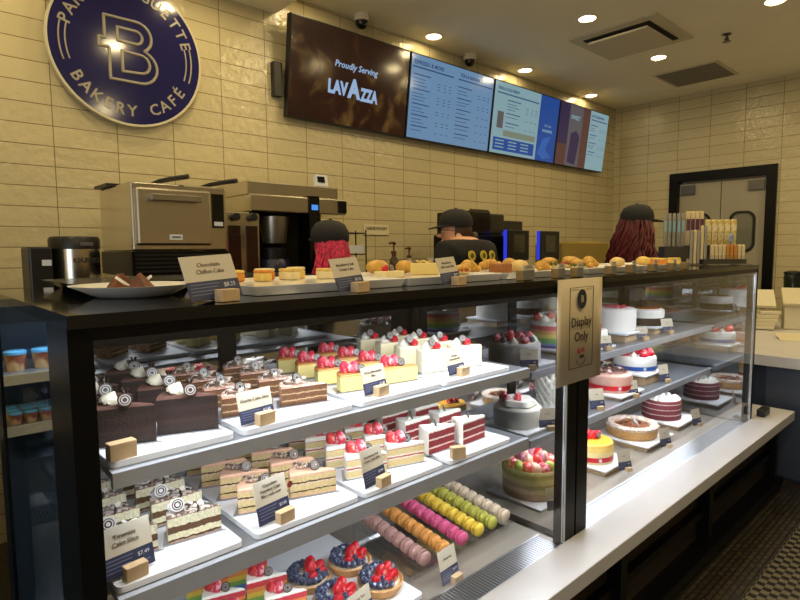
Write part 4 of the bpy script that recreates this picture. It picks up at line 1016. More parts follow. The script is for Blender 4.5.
text('Display', 0.045, INK, t_, (0, -0.0068, 0.028), bold=0.0004); text('Only', 0.045, INK, t_, (0, -0.0068, -0.022), bold=0.0004)
q = MB(); q.box((-0.016, 0, 0.018), (0.016, 0.001, 0.016)); q.box((0.012, 0, 0.02), (0.018, 0.001, 0.014)); q.box((0.006, 0, -0.002), (0.028, 0.001, 0.010), 1); q.add([(0, 0, 0)], [], 0)
q.build('printed_cake', [mat('print_red', '9a3a34', 0.6), INK], t_, loc=(0, -0.0068, -0.088))
pts = [(0.032 * math.cos(R(a)), -0.0066, -0.09 + 0.028 * math.sin(R(a))) for a in range(200, 341, 10)]
MB().tube(pts, 0.001, 4).build('printed_arc', INK, t_)

# ------------------------------------------------------------------ on top of the left case
TZ = 1.3055
t_ = thing('slate_tray', 'dark blue black tray with sloping ends at the left end of the case top', 'tray', (0.66, 0.62, TZ))
q = MB(); q.add([(-0.30, -0.14, 0), (0.30, -0.14, 0), (0.30, 0.14, 0), (-0.30, 0.14, 0), (-0.345, -0.17, 0.024), (0.345, -0.17, 0.024), (0.345, 0.17, 0.024), (-0.345, 0.17, 0.024)],
    [(0, 1, 2, 3), (4, 5, 6, 7), (0, 1, 5, 4), (1, 2, 6, 5), (2, 3, 7, 6), (3, 0, 4, 7)])
q.build('tray_body', mat('slate_blue', '1d222c', 0.18), t_)
PLATE = mat('porcelain', 'e4e2de', 0.12)
t_ = thing('oval_plate', 'white porcelain plate holding chocolate pastry pieces at left', 'plate', (0.405, 0.29, TZ))
MB().lathe([(0.07, 0), (0.08, 0.003), (0.125, 0.024), (0.128, 0.026), (0.122, 0.026), (0.08, 0.009), (0, 0.008)], 48).build('dish', PLATE, t_, True)
CH2 = mat('brown_pastry', '6a3a1c', 0.6, noise=0.3, nscale=50)
for i, (x, y, rz) in enumerate(((0.375, 0.29, 0.3), (0.415, 0.275, 2.2))):
    o = thing('pastry_wedge', 'brown chocolate pastry wedge on the white plate, ' + ('left' if i == 0 else 'right') + ' piece', 'pastry', (x, y, TZ + 0.0095), rz)
    q = MB(); q.add([(-0.035, -0.016, 0), (0.035, -0.02, 0), (0.03, 0.02, 0), (-0.03, 0.016, 0), (0.005, -0.008, 0.042), (0.0, 0.01, 0.040)], [(0, 1, 2, 3), (0, 1, 4), (1, 2, 5, 4), (2, 3, 5), (3, 0, 4, 5)])
    q.build('sponge', CH2, o); MB().box((0.004, -0.014, 0.02), (0.05, 0.003, 0.006), 0, 0, 0.5, 0.6).build('cream_layer', CREAM, o)
LEAF = mat('dark_leaf', '2a2822', 0.5)
q = MB(); q.box((0, 0, 0.01), (0.055, 0.03, 0.014), 0, 0.3, 0.2, 0.15); q.box((0.015, 0.0, 0.016), (0.03, 0.03, 0.012), 0, -0.5, -0.3, 0.2)
tag(q.build('foil_wrapper', mat('dark_foil', '2c2a26', 0.3, 0.5), loc=(0.473, 0.055, TZ)), 'crumpled dark foil piece left of the Chocolatin Chiffon sign', 'wrapper')
def platter(lab, x0, x1, y0, y1, h=0.022):
    t = thing('serving_platter', lab, 'platter', ((x0 + x1) / 2, (y0 + y1) / 2, TZ), 0, 'white serving platters on the case top')
    w, d = (x1 - x0) / 2, (y1 - y0) / 2
    q = MB(); ring = [(-w + .01, -d + .01, 0), (w - .01, -d + .01, 0), (w - .01, d - .01, 0), (-w + .01, d - .01, 0), (-w, -d, h), (w, -d, h), (w, d, h), (-w, d, h),
        (-w + .008, -d + .008, h), (w - .008, -d + .008, h), (w - .008, d - .008, h), (-w + .008, d - .008, h), (-w + .016, -d + .016, h * 0.7), (w - .016, -d + .016, h * 0.7), (w - .016, d - .016, h * 0.7), (-w + .016, d - .016, h * 0.7)]
    fs = [(0, 1, 2, 3), (12, 13, 14, 15)]
    for k in range(0, 12, 4):
        for i in range(4): j = (i + 1) % 4; fs.append((k + i, k + j, k + 4 + j, k + 4 + i))
    q.add(ring, fs); q.build('platter_body', PLATE, t, bevel=0.0015)
    return TZ + h * 0.7 + 0.0006
pz = platter('long white platter behind the Chocolatin Chiffon sign, with small orange cakes', 0.575, 1.02, 0.06, 0.445)
platter('long white platter between the Strawberry and Mixed Berry signs', 1.03, 1.44, 0.06, 0.50)
platter('long white platter with croissants left of the paper notice', 1.46, 1.95, 0.06, 0.50)
platter('long white platter with filled rolls above the paper notice', 1.97, 2.46, 0.06, 0.50)
platter('long white platter with orange cakes nearest the packet rack', 2.48, 2.98, 0.06, 0.42)
CHIF = [mat('chiffon_orange', 'd98a30', 0.7, noise=0.1), mat('chiffon_yellow', 'e6c46a', 0.7, noise=0.1), mat('chiffon_cream', 'ecd9a4', 0.7, noise=0.05)]
for i, (x, y, w, d, h, a, b, nm) in enumerate(((0.698, 0.40, 0.045, 0.05, 0.03, 0, 1, 'orange cake piece, leftmost on the platter'), (0.755, 0.35, 0.03, 0.05, 0.03, 1, 0, 'yellow cake piece with orange streak, second from left'),
      (0.80, 0.42, 0.045, 0.04, 0.032, 0, 2, 'cream and orange cake piece, third from left'), (0.845, 0.36, 0.04, 0.05, 0.032, 2, 1, 'pale cream cake piece, fourth from left'), (0.898, 0.41, 0.04, 0.04, 0.034, 1, 2, 'yellow cake piece in the middle of the platter'),
      (0.957, 0.33, 0.06, 0.05, 0.03, 2, 1, 'pale cake piece nearest the Strawberry sign'))):
    o = thing('chiffon_piece', 'small ' + nm, 'cake piece', (x, y, pz), random.uniform(-.3, .3), 'bite sized cake pieces on the platter')
    MB().b2(-w / 2, w / 2, -d / 2, d / 2, 0, h * 0.75).build('sponge', CHIF[a], o, bevel=0.004); MB().b2(-w / 2, w / 2, -d / 2, d / 2, h * 0.75, h).build('cream_top', CHIF[b], o, bevel=0.003)
def topsign(lab, x, y, rz, w, h, title):
    r = card(lab, (x, y, TZ), rz, w, h, title, '$8.25', blk=(0.042, 0.024, 0.024), tilt=20, group='signs along the top of the cases', bx=0.012, tsize=w * 0.115, lean=-3)
topsign('large sign reading Chocolatin Chiffon Cake on the case top', 0.475, 0.0, 12, 0.118, 0.088, 'Chocolatin\nChiffon Cake')
topsign('large sign reading Strawberry Soft Cream Cake on the case top', 0.80, -0.005, 12, 0.096, 0.078, 'Strawberry Soft\nCream Cake')
topsign('large sign reading Mixed Berry Soft Cream Cake on the case top', 1.145, -0.005, 10, 0.092, 0.074, 'Mixed Berry\nSoft Cream Cake')
TLAB = ['price tag right of the Mixed Berry sign, leftmost of the small tags', 'small tag just left of the paper notice', 'small tag right above the paper notice', 'small tag right of the paper notice', 'small tag in front of the filled rolls', 'small tag left of the orange cakes', 'small tag in front of the orange cakes', 'small tag right of the orange cakes, last before the rack']
for i, x in enumerate((1.475, 1.665, 1.785, 2.03, 2.20, 2.40, 2.60, 2.75)):
    w = 0.075 if i == 0 else 0.05
    r = thing('small_price_tag', TLAB[i], 'price tag', (x, 0.005, TZ), R(8), 'small price tags along the case top')
    MB().box((0.0, 0, 0.016), (w * 0.8, 0.03, 0.032)).build('wood_block', mat('tag_block', '8f7648', 0.5, noise=0.15), r, bevel=0.002)
    q = MB(); q.b2(-w / 2, w / 2, -0.0008, 0.0008, 0, 0.03, 1); q.b2(-w / 2, w / 2, -0.0008, 0.0008, 0.03, 0.046, 0)
    c = q.build('card', [CREAMC, mat('tag_grey', '6a675f', 0.5)], r, loc=(0, -0.0165, 0.002)); c.rotation_euler.x = R(-4)
    q = MB(); q.b2(-w * 0.35, w * 0.35, -0.0013, -0.0009, 0.036, 0.038); q.b2(-w * 0.25, w * 0.25, -0.0013, -0.0009, 0.041, 0.043); q.build('small_print', INK, c)
# breads and rolls
BREAD = mat('bread_gold', 'd19f42', 0.5, noise=0.22, nscale=28, bump=0.3, bscale=60); BREADP = mat('bread_pale', 'e2c47e', 0.6, noise=0.15, nscale=30)
BROWNL = mat('loaf_brown', '9a5f28', 0.55, noise=0.15, nscale=30); CHEESE = mat('cheese', 'e8cf82', 0.6); LETT = mat('lettuce', '5f6b2c', 0.6, noise=0.3, nscale=40); HAM = mat('filling_red', 'a8503a', 0.5)
def croissant(lab, x, y, z, s, rz):
    o = thing('croissant', lab, 'croissant', (x, y, z), rz, 'breads along the case top'); q = MB()
    for k in range(7):
        t = (k - 3) / 3; rr = s * (0.42 - 0.24 * t * t) ; q.ell((s * t * 0.95, -s * 0.35 * t * t, rr * 0.9), (s * 0.22, rr, rr * 0.9), 10, rot=(0, 0, -0.5 * t))
    q.build('roll', BREAD, o, True)
def sandwich(lab, x, y, z, s, rz, fill):
    o = thing('filled_roll', lab, 'sandwich', (x, y, z), rz, 'breads along the case top')
    MB().ell((0, 0, s * 0.22), (s, s * 0.62, s * 0.22), 16).build('bottom_bun', BREADP, o, True)
    q = MB(); 
    for k in range(10): q.ell((s * math.cos(k * 0.63) * 0.85, s * 0.55 * math.sin(k * 0.63), s * 0.42), (s * 0.25, s * 0.2, s * 0.08), 8, rot=(0.3, 0.2 * k, k))
    q.build('filling', fill, o, True)
    MB().ell((0, 0.02 * s, s * 0.62), (s * 0.98, s * 0.6, s * 0.34), 16).build('top_bun', BREAD, o, True)
def bun(lab, x, y, z, s, rz, m=None):
    o = tag(MB().ell((0, 0, s * 0.55), (s, s * 0.8, s * 0.55), 18).build('bread_bun', m or BREAD, None, True, loc=(x, y, z), rz=rz), lab, 'bread', 'breads along the case top')
# platter 2
o = thing('cheese_wedge', 'pale yellow cheese coloured cake wedge left of the Mixed Berry sign', 'cake piece', (1.315, 0.30, pz), -0.4)
MB().prism([(-0.05, -0.02), (0.05, -0.03), (0.04, 0.04)], 0, 0.038).build('sponge', CHEESE, o, bevel=0.003); curls(o, (0.01, 0, 0.04), 8, (0.02, 0.015, 0.006), [CHEESE], 0.014, 'crumbs')
o = thing('fruit_slice_cake', 'pale cake piece with a red berry right of the Strawberry sign', 'cake piece', (1.10, 0.22, pz), 0.2)
MB().b2(-0.05, 0.05, -0.02, 0.02, 0, 0.02).build('sponge', CHIF[2], o, bevel=0.003); berry(o, (-0.02, 0, 0.027), 0.011); disc(o, (0.01, 0, 0.029), 0)
bun('golden flat bun behind the Strawberry sign', 1.24, 0.44, pz, 0.045, 0.2); bun('golden flat bun left of the man at the counter', 1.36, 0.43, pz, 0.042, 0.5)
sandwich('golden roll at the left edge of the Mixed Berry sign', 1.40, 0.20, pz, 0.034, 0.3, HAM)
# platter 3
o = tag(MB().b2(-0.045, 0.045, -0.026, 0.026, 0.0, 0.034).build('loaf_cake', BROWNL, bevel=0.006, loc=(1.55, 0.155, pz), rz=0.25), 'brown rectangular loaf cake right of the Mixed Berry sign', 'cake')
croissant('golden croissant behind the brown loaf cake', 1.535, 0.29, pz, 0.062, 0.4); croissant('golden croissant behind the Mixed Berry sign', 1.51, 0.41, pz, 0.05, -0.3)
croissant('big golden croissant in the middle of the croissant platter', 1.74, 0.26, pz, 0.066, 0.9); croissant('golden croissant in front of the touch screens', 1.80, 0.40, pz, 0.06, -0.4)
bun('pale twisted bread right of the brown loaf cake', 1.68, 0.17, pz, 0.04, 0.3, BREADP); croissant('small pale croissant at the right end of the croissant platter', 1.86, 0.20, pz, 0.05, 0.2)
# platter 4
sandwich('long roll filled with green lettuce', 2.03, 0.27, pz, 0.05, 0.3, LETT); sandwich('second lettuce roll just above the paper notice', 2.05, 0.15, pz, 0.042, 0.1, LETT)
sandwich('golden roll with red filling right of the lettuce rolls', 2.17, 0.25, pz, 0.052, 0.2, HAM); croissant('croissant over the right side of the notice', 2.33, 0.26, pz, 0.066, 0.3)
bun('pale ridged bun in front of the yellow box', 2.36, 0.14, pz, 0.04, 0.2, BREADP); sandwich('filled roll behind the pale ridged bun', 2.40, 0.40, pz, 0.05, 0.6, HAM)
# platter 5
croissant('croissant at the left end of the last platter', 2.55, 0.24, pz, 0.056, 0.4); bun('yellow bun before the woman with dark red hair', 2.66, 0.16, pz, 0.04, 0.2, CHIF[1])
for i, (x, y, m, l) in enumerate(((2.78, 0.13, 0, 'orange square cake at right, front left of its group'), (2.86, 0.20, 0, 'orange square cake at right, behind the front one'), (2.92, 0.12, 1, 'yellow square cake nearest the packet rack'))):
    o = thing('square_cake', l, 'cake piece', (x, y, pz), 0.3, 'square cakes by the rack'); MB().b2(-0.035, 0.035, -0.03, 0.03, 0, 0.026).build('sponge', CHIF[m], o, bevel=0.004); MB().b2(-0.033, 0.033, -0.028, 0.028, 0.026, 0.034).build('topping', CHIF[1], o, bevel=0.003)

# ------------------------------------------------------------------ packet rack at the right end of the case top
rk = thing('packet_rack', 'clear stepped acrylic rack of snack packets at the right end of the case top', 'rack', (3.50, 0.185, TZ), R(-48)); rk.scale = (0.77, 0.9, 1.12)
MB().b2(-0.29, 0.30, -0.10, 0.12, 0, 0.006).build('base', ACRYL, rk); MB().b2(-0.285, -0.115, 0.0, 0.1, 0.006, 0.095).build('step', mat('rack_dark', '3c3a36', 0.2), rk)
MB().b2(-0.11, 0.28, 0.03, 0.1, 0.006, 0.10).build('step', mat('rack_dark', '3c3a36', 0.2), rk); MB().b2(-0.02, 0.28, -0.055, 0.025, 0.006, 0.028).build('step', mat('rack_dark', '3c3a36', 0.2), rk)
MB().b2(-0.285, -0.115, -0.004, -0.001, 0.006, 0.24).build('front_sheet', ACRYL, rk); MB().b2(-0.11, 0.28, 0.022, 0.025, 0.03, 0.17).build('front_sheet', ACRYL, rk); MB().b2(-0.02, 0.28, -0.066, -0.063, 0.006, 0.05).build('front_sheet', ACRYL, rk)
import mathutils
MR = Matrix.Translation((3.50, 0.185, TZ)) @ Matrix.Rotation(R(-48), 4, 'Z') @ Matrix.Diagonal((0.77, 0.9, 1.12, 1))
PK = [mat('pack_silver', 'a9a59a', 0.3, 0.3), mat('pack_cream', 'd9c79a', 0.5), mat('pack_yellow', 'd3b24a', 0.5, col2='e6dcb4', nscale=60), mat('pack_orange', 'c98a3a', 0.5), mat('pack_purple', '5c2f4a', 0.5), mat('lid_blue', '9cc6d8', 0.3)]
def pack(lab, x, y, z, w, d, h, m, band=None, lean=0, grp='snack packets in the rack'):
    p = MR @ Vector((x, y, z)); o = thing('snack_packet', lab, 'packet', p, R(-48), grp); o.scale = (0.77, 0.9, 1.12); h *= 1.12
    MB().b2(-w / 2, w / 2, -d / 2, d / 2, 0.0005, h).build('wrapper', m, o, bevel=0.002)
    if band: MB().b2(-w / 2 + 0.001, w / 2 - 0.001, -d / 2 - 0.001, -d / 2, h * 0.45, h * 0.8).build('printed_band', band, o)
    MB().b2(-w / 2 - 0.001, w / 2 + 0.001, -0.001, 0.001, h, h + 0.006).build('seal', m, o)
ORD = ['first', 'second', 'third', 'fourth', 'fifth', 'sixth', 'seventh', 'eighth', 'ninth']
for i in range(5): pack('silver stick packet under the pale blue top, %s from left' % ORD[i], -0.265 + 0.032 * i, 0.04, 0.0955, 0.02, 0.018, 0.15, PK[0], PK[5])
for i in range(4): pack('tall cream packet with purple print, %s from left' % ORD[i], -0.085 + 0.033 * i, 0.075, 0.1005, 0.028, 0.02, 0.155, PK[1], PK[4])
for i in range(5): pack('cream stick packet below the purple printed ones, %s from left' % ORD[i], -0.095 + 0.025 * i, -0.015, 0.0065 if i < 3 else 0.0285, 0.018, 0.016, 0.15, PK[1] if i % 2 else PK[0])
for i in range(5): pack('yellow patterned packet, %s from left' % ORD[i], 0.06 + 0.046 * i, 0.065, 0.1005, 0.038, 0.018, 0.115, PK[2])
for i in range(9): pack('short %s packet in the front row, %s from left' % ('orange' if 4 <= i <= 6 else 'cream', ORD[i]), 0.045 + 0.0272 * i, -0.035, 0.0285, 0.021, 0.02, 0.062, PK[3] if 4 <= i <= 6 else PK[1])
p = MR @ Vector((0.2, -0.008, 0.031)); o = thing('ribbon_bow', 'pale blue ribbon bow standing among the packets', 'bow', p)
q = MB(); q.cyl((0, 0, 0.001), (0, 0, 0.1), 0.002, n=6); q.build('stick', WHITEI, o)
q = MB()
for a in range(5): q.ell((0.016 * math.cos(a * 1.26), 0.006, 0.115 + 0.016 * math.sin(a * 1.26)), (0.013, 0.006, 0.013), 8)
q.build('loops', mat('bow_blue', '8fa4d8', 0.4), o, True)

# ------------------------------------------------------------------ machines on the back counter
OLIVE = mat('steel_warm', 'd6d0c2', 0.2, 1.0, noise=0.05, nscale=4)
GLASSB = mat('black_glass', '0b0a09', 0.06)
t_ = thing('speed_oven', 'stainless steel speed oven with a bar handle and a touch panel', 'oven', (1.05, 1.86, BZ))
x0, x1 = -0.225, 0.225; 
MB().b2(x0, x1, -0.22, 0.26, 0.49, 0.80).build('body', OLIVE, t_, bevel=0.008)
MB().b2(x0 - 0.004, x1 + 0.004, -0.215, 0.26, 0.38, 0.488).build('vent_base', BLACK, t_)
q = MB(); 
for k in range(5): q.b2(x0 + 0.01, x1 - 0.01, -0.222, -0.215, 0.39 + 0.019 * k, 0.4 + 0.019 * k)
q.build('vent_slats', BLACKP, t_)
MB().b2(x0, x1, -0.21, 0.26, 0.02, 0.378).build('lower_cabinet', OLIVE, t_, bevel=0.005)
MB().b2(x0 + 0.03, x1 - 0.03, -0.217, -0.211, 0.31, 0.35).build('drawer_front', OLIVE, t_, bevel=0.003)
d = MB().b2(x0 + 0.015, x1 - 0.09, -0.245, -0.222, 0.515, 0.775).build('door', mat('steel_door', 'd6d0c2', 0.22, 1.0, bump=0.06, bscale=4), t_, bevel=0.01)
q = MB(); q.b2(x0 + 0.07, x0 + 0.30, -0.285, -0.265, 0.715, 0.745); q.b2(x0 + 0.075, x0 + 0.095, -0.266, -0.246, 0.72, 0.74); q.b2(x0 + 0.275, x0 + 0.295, -0.266, -0.246, 0.72, 0.74); q.build('handle', STEEL, d, bevel=0.003)
b = MB().b2(x0 + 0.155, x0 + 0.215, -0.2485, -0.2455, 0.54, 0.565).build('badge', WHITEI, d); MB().b2(x0 + 0.165, x0 + 0.205, -0.2495, -0.2488, 0.55, 0.556).build('badge_mark', INK, d)
c = MB().b2(x1 - 0.075, x1 - 0.018, -0.228, -0.221, 0.60, 0.765).build('control_panel', GLASSB, t_); MB().b2(x1 - 0.07, x1 - 0.025, -0.23, -0.2285, 0.61, 0.63).build('touch_strip', WHITEI, c)
for i, (x, y, a) in enumerate(((0.995, 1.72, 0.5), (1.24, 1.72, 0.45))):
    o = thing('oven_paddle', 'black handled oven paddle lying on the oven top, %s one' % ('left' if i == 0 else 'right'), 'oven paddle', (x, y, BZ + 0.8015), 0, 'paddles on the oven')
    MB().b2(-0.045, 0.045, 0.06, 0.2, 0, 0.003).build('blade', STEELD, o); MB().tube([(-0.02, 0.08, 0.012), (0.0, 0.02, 0.02), (0.05, -0.06, 0.03), (0.08, -0.11, 0.034)], [0.008, 0.011, 0.012, 0.012], 10).build('handle', BLACKP, o, True)
o = tag(MB().b2(-0.1, 0.1, -0.09, 0.12, 0, 0.012).build('flat_tray', BLACKP, loc=(0.90, 1.99, BZ + 0.8015)), 'thin dark tray lying at the left back of the oven top', 'tray')
t_ = thing('coffee_canister', 'round steel coffee canister with a black lid left of the oven', 'canister', (0.64, 1.85, BZ))
MB().lathe([(0.098, 0), (0.1, 0.01), (0.1, 0.50)], 40).build('body', OLIVE, t_, True); MB().lathe([(0.103, 0.50), (0.103, 0.545), (0.095, 0.556), (0, 0.557)], 40).build('lid', BLACKP, t_, True)
text('KEURIG', 0.03, INK, t_, (0.02, -0.1035, 0.45), bold=0.0005); MB().b2(0.0, 0.05, -0.107, -0.1032, 0.515, 0.53).build('lid_mark', mat('lid_text', '5a5a58', 0.4), t_)
t_ = thing('napkin_dispenser', 'black box dispenser at the far left of the back counter', 'dispenser', (0.49, 1.82, BZ))
MB().b2(-0.045, 0.04, -0.08, 0.1, 0, 0.51).build('body', BLACKP, t_, bevel=0.008); MB().b2(0.0, 0.035, -0.083, -0.08, 0.43, 0.455).build('label', WHITEI, t_)
t_ = thing('coffee_grinder', 'steel twin coffee grinder with two dark windows right of the oven', 'grinder', (1.44, 1.88, BZ))
MB().b2(-0.13, 0.075, -0.13, 0.15, 0, 0.695).build('body', OLIVE, t_, bevel=0.008)
for x in (-0.07, 0.03):
    MB().b2(x - 0.036, x + 0.03, -0.136, -0.13, 0.36, 0.62).build('window', mat('beans', '2a140c', 0.25, noise=0.4, nscale=60), t_); MB().lathe([(0.02, 0), (0.02, 0.03)], 14, (x, -0.131, 0.665), ax=(0, -1, 0)).build('knob', BLACKP, t_)
MB().prismY([(-0.02, 0.0), (0.02, 0.0), (0.008, 0.36), (-0.008, 0.36)], -0.145, -0.131).build('chute', STEEL, t_)
t_ = thing('coffee_brewer', 'wide stainless coffee brewer with a blue lit panel behind the red haired worker', 'coffee machine', (1.76, 1.9, BZ))
MB().b2(-0.30, 0.33, -0.17, 0.3, 0.70, 0.79).build('head', OLIVE, t_, bevel=0.006); MB().b2(-0.30, 0.30, -0.13, 0.3, 0.79, 0.865).build('upper_head', OLIVE, t_, bevel=0.006)
MB().b2(-0.22, 0.33, 0.1, 0.3, 0, 0.7).build('back_column', BLACK, t_); MB().b2(0.06, 0.13, -0.178, -0.05, 0.35, 0.80).build('control_panel', GLASSB, t_)
MB().b2(0.075, 0.118, -0.181, -0.179, 0.72, 0.75).build('display', mat('lcd_blue', '2a5a9a', 0.2, emit='3f7fd0', est=1.2), t_)
for k in range(3): MB().b2(0.082, 0.11, -0.181, -0.179, 0.60 - 0.03 * k, 0.615 - 0.03 * k).build('button', WHITEI, t_)
MB().b2(0.27, 0.33, -0.176, -0.17, 0.71, 0.78).build('end_panel', GLASSB, t_); MB().b2(-0.20, 0.1, -0.10, 0.1, 0, 0.05).build('drip_base', BLACK, t_)
q = MB(); q.lathe([(0.065, 0.53), (0.085, 0.655), (0.085, 0.68)], 28, (-0.10, -0.05, 0)); q.build('brew_basket', mat('basket_steel', '9a958a', 0.3, 0.9), t_, True)
q = MB(); q.lathe([(0.1, 0.052), (0.1, 0.40), (0.085, 0.44)], 32, (-0.10, -0.03, 0)); q.build('thermal_server', mat('server_navy', '191d38', 0.25), t_, True)
q = MB(); q.lathe([(0.07, 0.442), (0.075, 0.50), (0.05, 0.52)], 28, (-0.10, -0.03, 0)); q.build('server_lid', BLACKP, t_, True)
MB().lathe([(0.014, 0), (0.014, 0.003)], 16, (-0.06, -0.128, 0.36), ax=(0.3, -1, 0)).build('server_emblem', mat('emblem_pale', '6a7090', 0.4), t_)
t_ = thing('timer_box', 'small white timer box with dark display on the brewer', 'timer', (1.97, 1.82, BZ + 0.8655))
MB().box((0, 0, 0.035), (0.085, 0.03, 0.07), 0, 0, -0.2).build('body', WHITEI, t_, bevel=0.003, loc=(0, 0, 0.003)); MB().box((-0.008, -0.017, 0.045), (0.05, 0.003, 0.036), 0, 0, -0.2).build('display', GLASSB, t_)
t_ = thing('wire_stand', 'black wire stand on the back counter right of the brewer', 'stand', (2.30, 1.95, BZ))
q = MB()
for x in (-0.1, 0.08):
    for y in (-0.05, 0.06): q.cyl((x, y, 0), (x, y, 0.62), 0.005, n=6)
q.build('uprights', BLACK, t_)
for z in (0.1, 0.46, 0.60): 
    q = MB(); q.tube([(-0.1, -0.05, z), (0.08, -0.05, z), (0.08, 0.06, z), (-0.1, 0.06, z), (-0.1, -0.05, z)], 0.004, 6); q.build('wire_tier', BLACK, t_)
MB().b2(-0.09, 0.07, -0.04, 0.05, 0.47, 0.52).build('paper_tray', WHITEI, t_)
def bottle(lab, x, y, m, s=1.0):
    o = thing('pump_bottle', lab, 'bottle', (x, y, BZ), 0.4, 'pump bottles by the tiled wall'); o.scale = (s, s, s)
    MB().lathe([(0.035, 0), (0.037, 0.02), (0.037, 0.37), (0.03, 0.42), (0.016, 0.44), (0.016, 0.46)], 20).build('body', m, o, True)
    q = MB(); q.cyl((0, 0, 0.46), (0, 0, 0.53), 0.006, n=8); q.cyl((0, 0, 0.46), (0, 0, 0.48), 0.02, n=12); q.tube([(0.02, 0, 0.535), (-0.02, 0, 0.54), (-0.075, 0, 0.535)], [0.011, 0.009, 0.006], 8); q.build('pump', mat('pump_brown', '5a3018', 0.4), o, True)
bottle('brown pump bottle below the small wall label', 2.72, 2.0, mat('syrup_bottle', '4a3a2a', 0.15)); bottle('clear pump bottle right of the brown one', 2.92, 2.05, mat('clear_bottle', 'b9b09a', 0.1), 0.93)
o = thing('clear_jug', 'low clear jug on the back counter behind the capped man', 'jug', (3.03, 1.9, BZ)); MB().lathe([(0.05, 0), (0.055, 0.40), (0.05, 0.43)], 20).build('body', mat('clear_bottle', 'b9b09a', 0.1), o, True)
MB().tube([(0.05, 0, 0.3), (0.09, 0, 0.3), (0.09, 0, 0.18), (0.05, 0, 0.15)], 0.006, 8).build('handle', mat('clear_bottle', 'b9b09a', 0.1), o, True)
o = thing('wall_label', 'small cream label plate on the tiled wall above the pump bottles', 'label', (2.89, 2.396, 1.568)); MB().b2(-0.13, 0.13, -0.006, 0.003, -0.04, 0.04).build('plate', mat('label_cream', 'd2c7a6', 0.5), o, bevel=0.002)
text('HANDWASH', 0.036, INK, o, (0, -0.0075, 0.01), bold=0.0004)
t_ = thing('espresso_machine', 'large black espresso machine behind the capped man', 'coffee machine', (3.42, 1.85, BZ))
MB().b2(-0.24, 0.22, -0.15, 0.2, 0, 0.60).build('body', BLACK, t_, bevel=0.01); MB().b2(-0.22, 0.02, -0.16, 0.18, 0.60, 0.775).build('bean_hopper', mat('hopper', '17140f', 0.15), t_, bevel=0.008)
MB().b2(0.04, 0.22, -0.14, 0.18, 0.60, 0.76).build('water_tank', mat('tank_dark', '262420', 0.25), t_, bevel=0.01); MB().b2(-0.23, -0.01, -0.166, -0.16, 0.76, 0.785).build('lid_edge', STEELD, t_)
q = MB(); q.ell((-0.13, -0.2, 0.47), (0.1, 0.045, 0.03), 14); q.build('steam_head', STEEL, t_, True)
MB().b2(0.20, 0.222, -0.152, -0.12, 0.42, 0.62).build('side_light', mat('blue_glow', '1a2a80', 0.3, emit='2a3ad8', est=0.9), t_)
t_ = thing('hot_water_tower', 'black machine with a steel topped tank, right of the espresso machine', 'coffee machine', (3.92, 1.98, BZ))
MB().b2(-0.2, 0.26, -0.1, 0.2, 0, 0.62).build('body', BLACK, t_, bevel=0.01); MB().b2(-0.05, 0.24, -0.08, 0.18, 0.62, 0.73).build('tank', mat('tank_dark', '262420', 0.25), t_, bevel=0.008); MB().lathe([(0.05, 0.73), (0.045, 0.77), (0, 0.785)], 18, (0.03, 0.03, 0)).build('cap', STEEL, t_, True)
for i, x in enumerate((3.67, 4.115)):
    o = thing('touch_terminal', 'black touch screen terminal on the back counter, %s' % ('beside the espresso machine' if i == 0 else 'next to the yellow box'), 'terminal', (x, 1.62, BZ), R(0), 'touch terminals on the back counter')
    MB().b2(-0.06, 0.06, -0.05, 0.07, 0, 0.02).build('foot', BLACKP, o); MB().b2(-0.03, 0.03, 0.0, 0.03, 0.02, 0.45).build('stem', BLACKP, o)
    MB().b2(-0.14, 0.14, -0.03, 0.0, 0.40, 0.635).build('housing', BLACKP, o, bevel=0.006); MB().b2(-0.075, 0.075, -0.033, -0.030, 0.46, 0.60).build('screen_panel', mat('term_screen', '3a382c', 0.15, noise=0.2, nscale=30), o)
    MB().b2(-0.158, -0.142, -0.02, 0.0, 0.40, 0.635).build('side_light', mat('blue_glow', '1a2a80', 0.3, emit='2a3ad8', est=0.9), o)
o = thing('cardboard_box', 'long yellowish cardboard box behind the breads, left of the dark red hair', 'box', (4.92, 1.85, BZ)); MB().b2(-0.43, 0.43, -0.14, 0.14, 0, 0.54).build('carton', mat('carton', '8a7434', 0.7, noise=0.06, nscale=6), o, bevel=0.004); MB().b2(-0.05, 0.36, -0.1, 0.1, 0.5405, 0.56).build('flap', mat('carton_pale', 'b09a58', 0.7), o)

# ------------------------------------------------------------------ things on the right service counter
CZ = ZF + 0.8005
o = thing('paper_bag_stack', 'stack of cream paper bags beside the right end of the case', 'bags', (5.45, 0.36, CZ), 0.2)
for k in range(5): MB().box((0.01 * k, 0.006 * (k % 2), 0.02 + 0.03 * k), (0.22, 0.16, 0.028), 0, 0.12 * k).build('paper_bag', mat('bag_cream', 'd8d0b4', 0.7), o, bevel=0.004)
MB().box((0.04, 0, 0.25), (0.2, 0.14, 0.03), 0, 0.2, 0.0, -0.7).build('paper_bag', mat('bag_cream', 'd8d0b4', 0.7), o, bevel=0.004)
o = thing('card_terminal', 'cream card terminal with a sloping dark display on the service counter', 'terminal', (5.60, 0.20, CZ), R(-70)); MB().b2(-0.06, 0.06, -0.08, 0.08, 0, 0.22).build('stand', mat('bag_cream', 'd8d0b4', 0.7), o, bevel=0.01)
MB().box((0, -0.02, 0.27), (0.15, 0.22, 0.03), 0, 0, 0.6).build('head', mat('term_cream', 'd2c8a8', 0.5), o, bevel=0.008); MB().box((0, -0.012, 0.287), (0.11, 0.15, 0.004), 0, 0, 0.6).build('display', GLASSB, o)
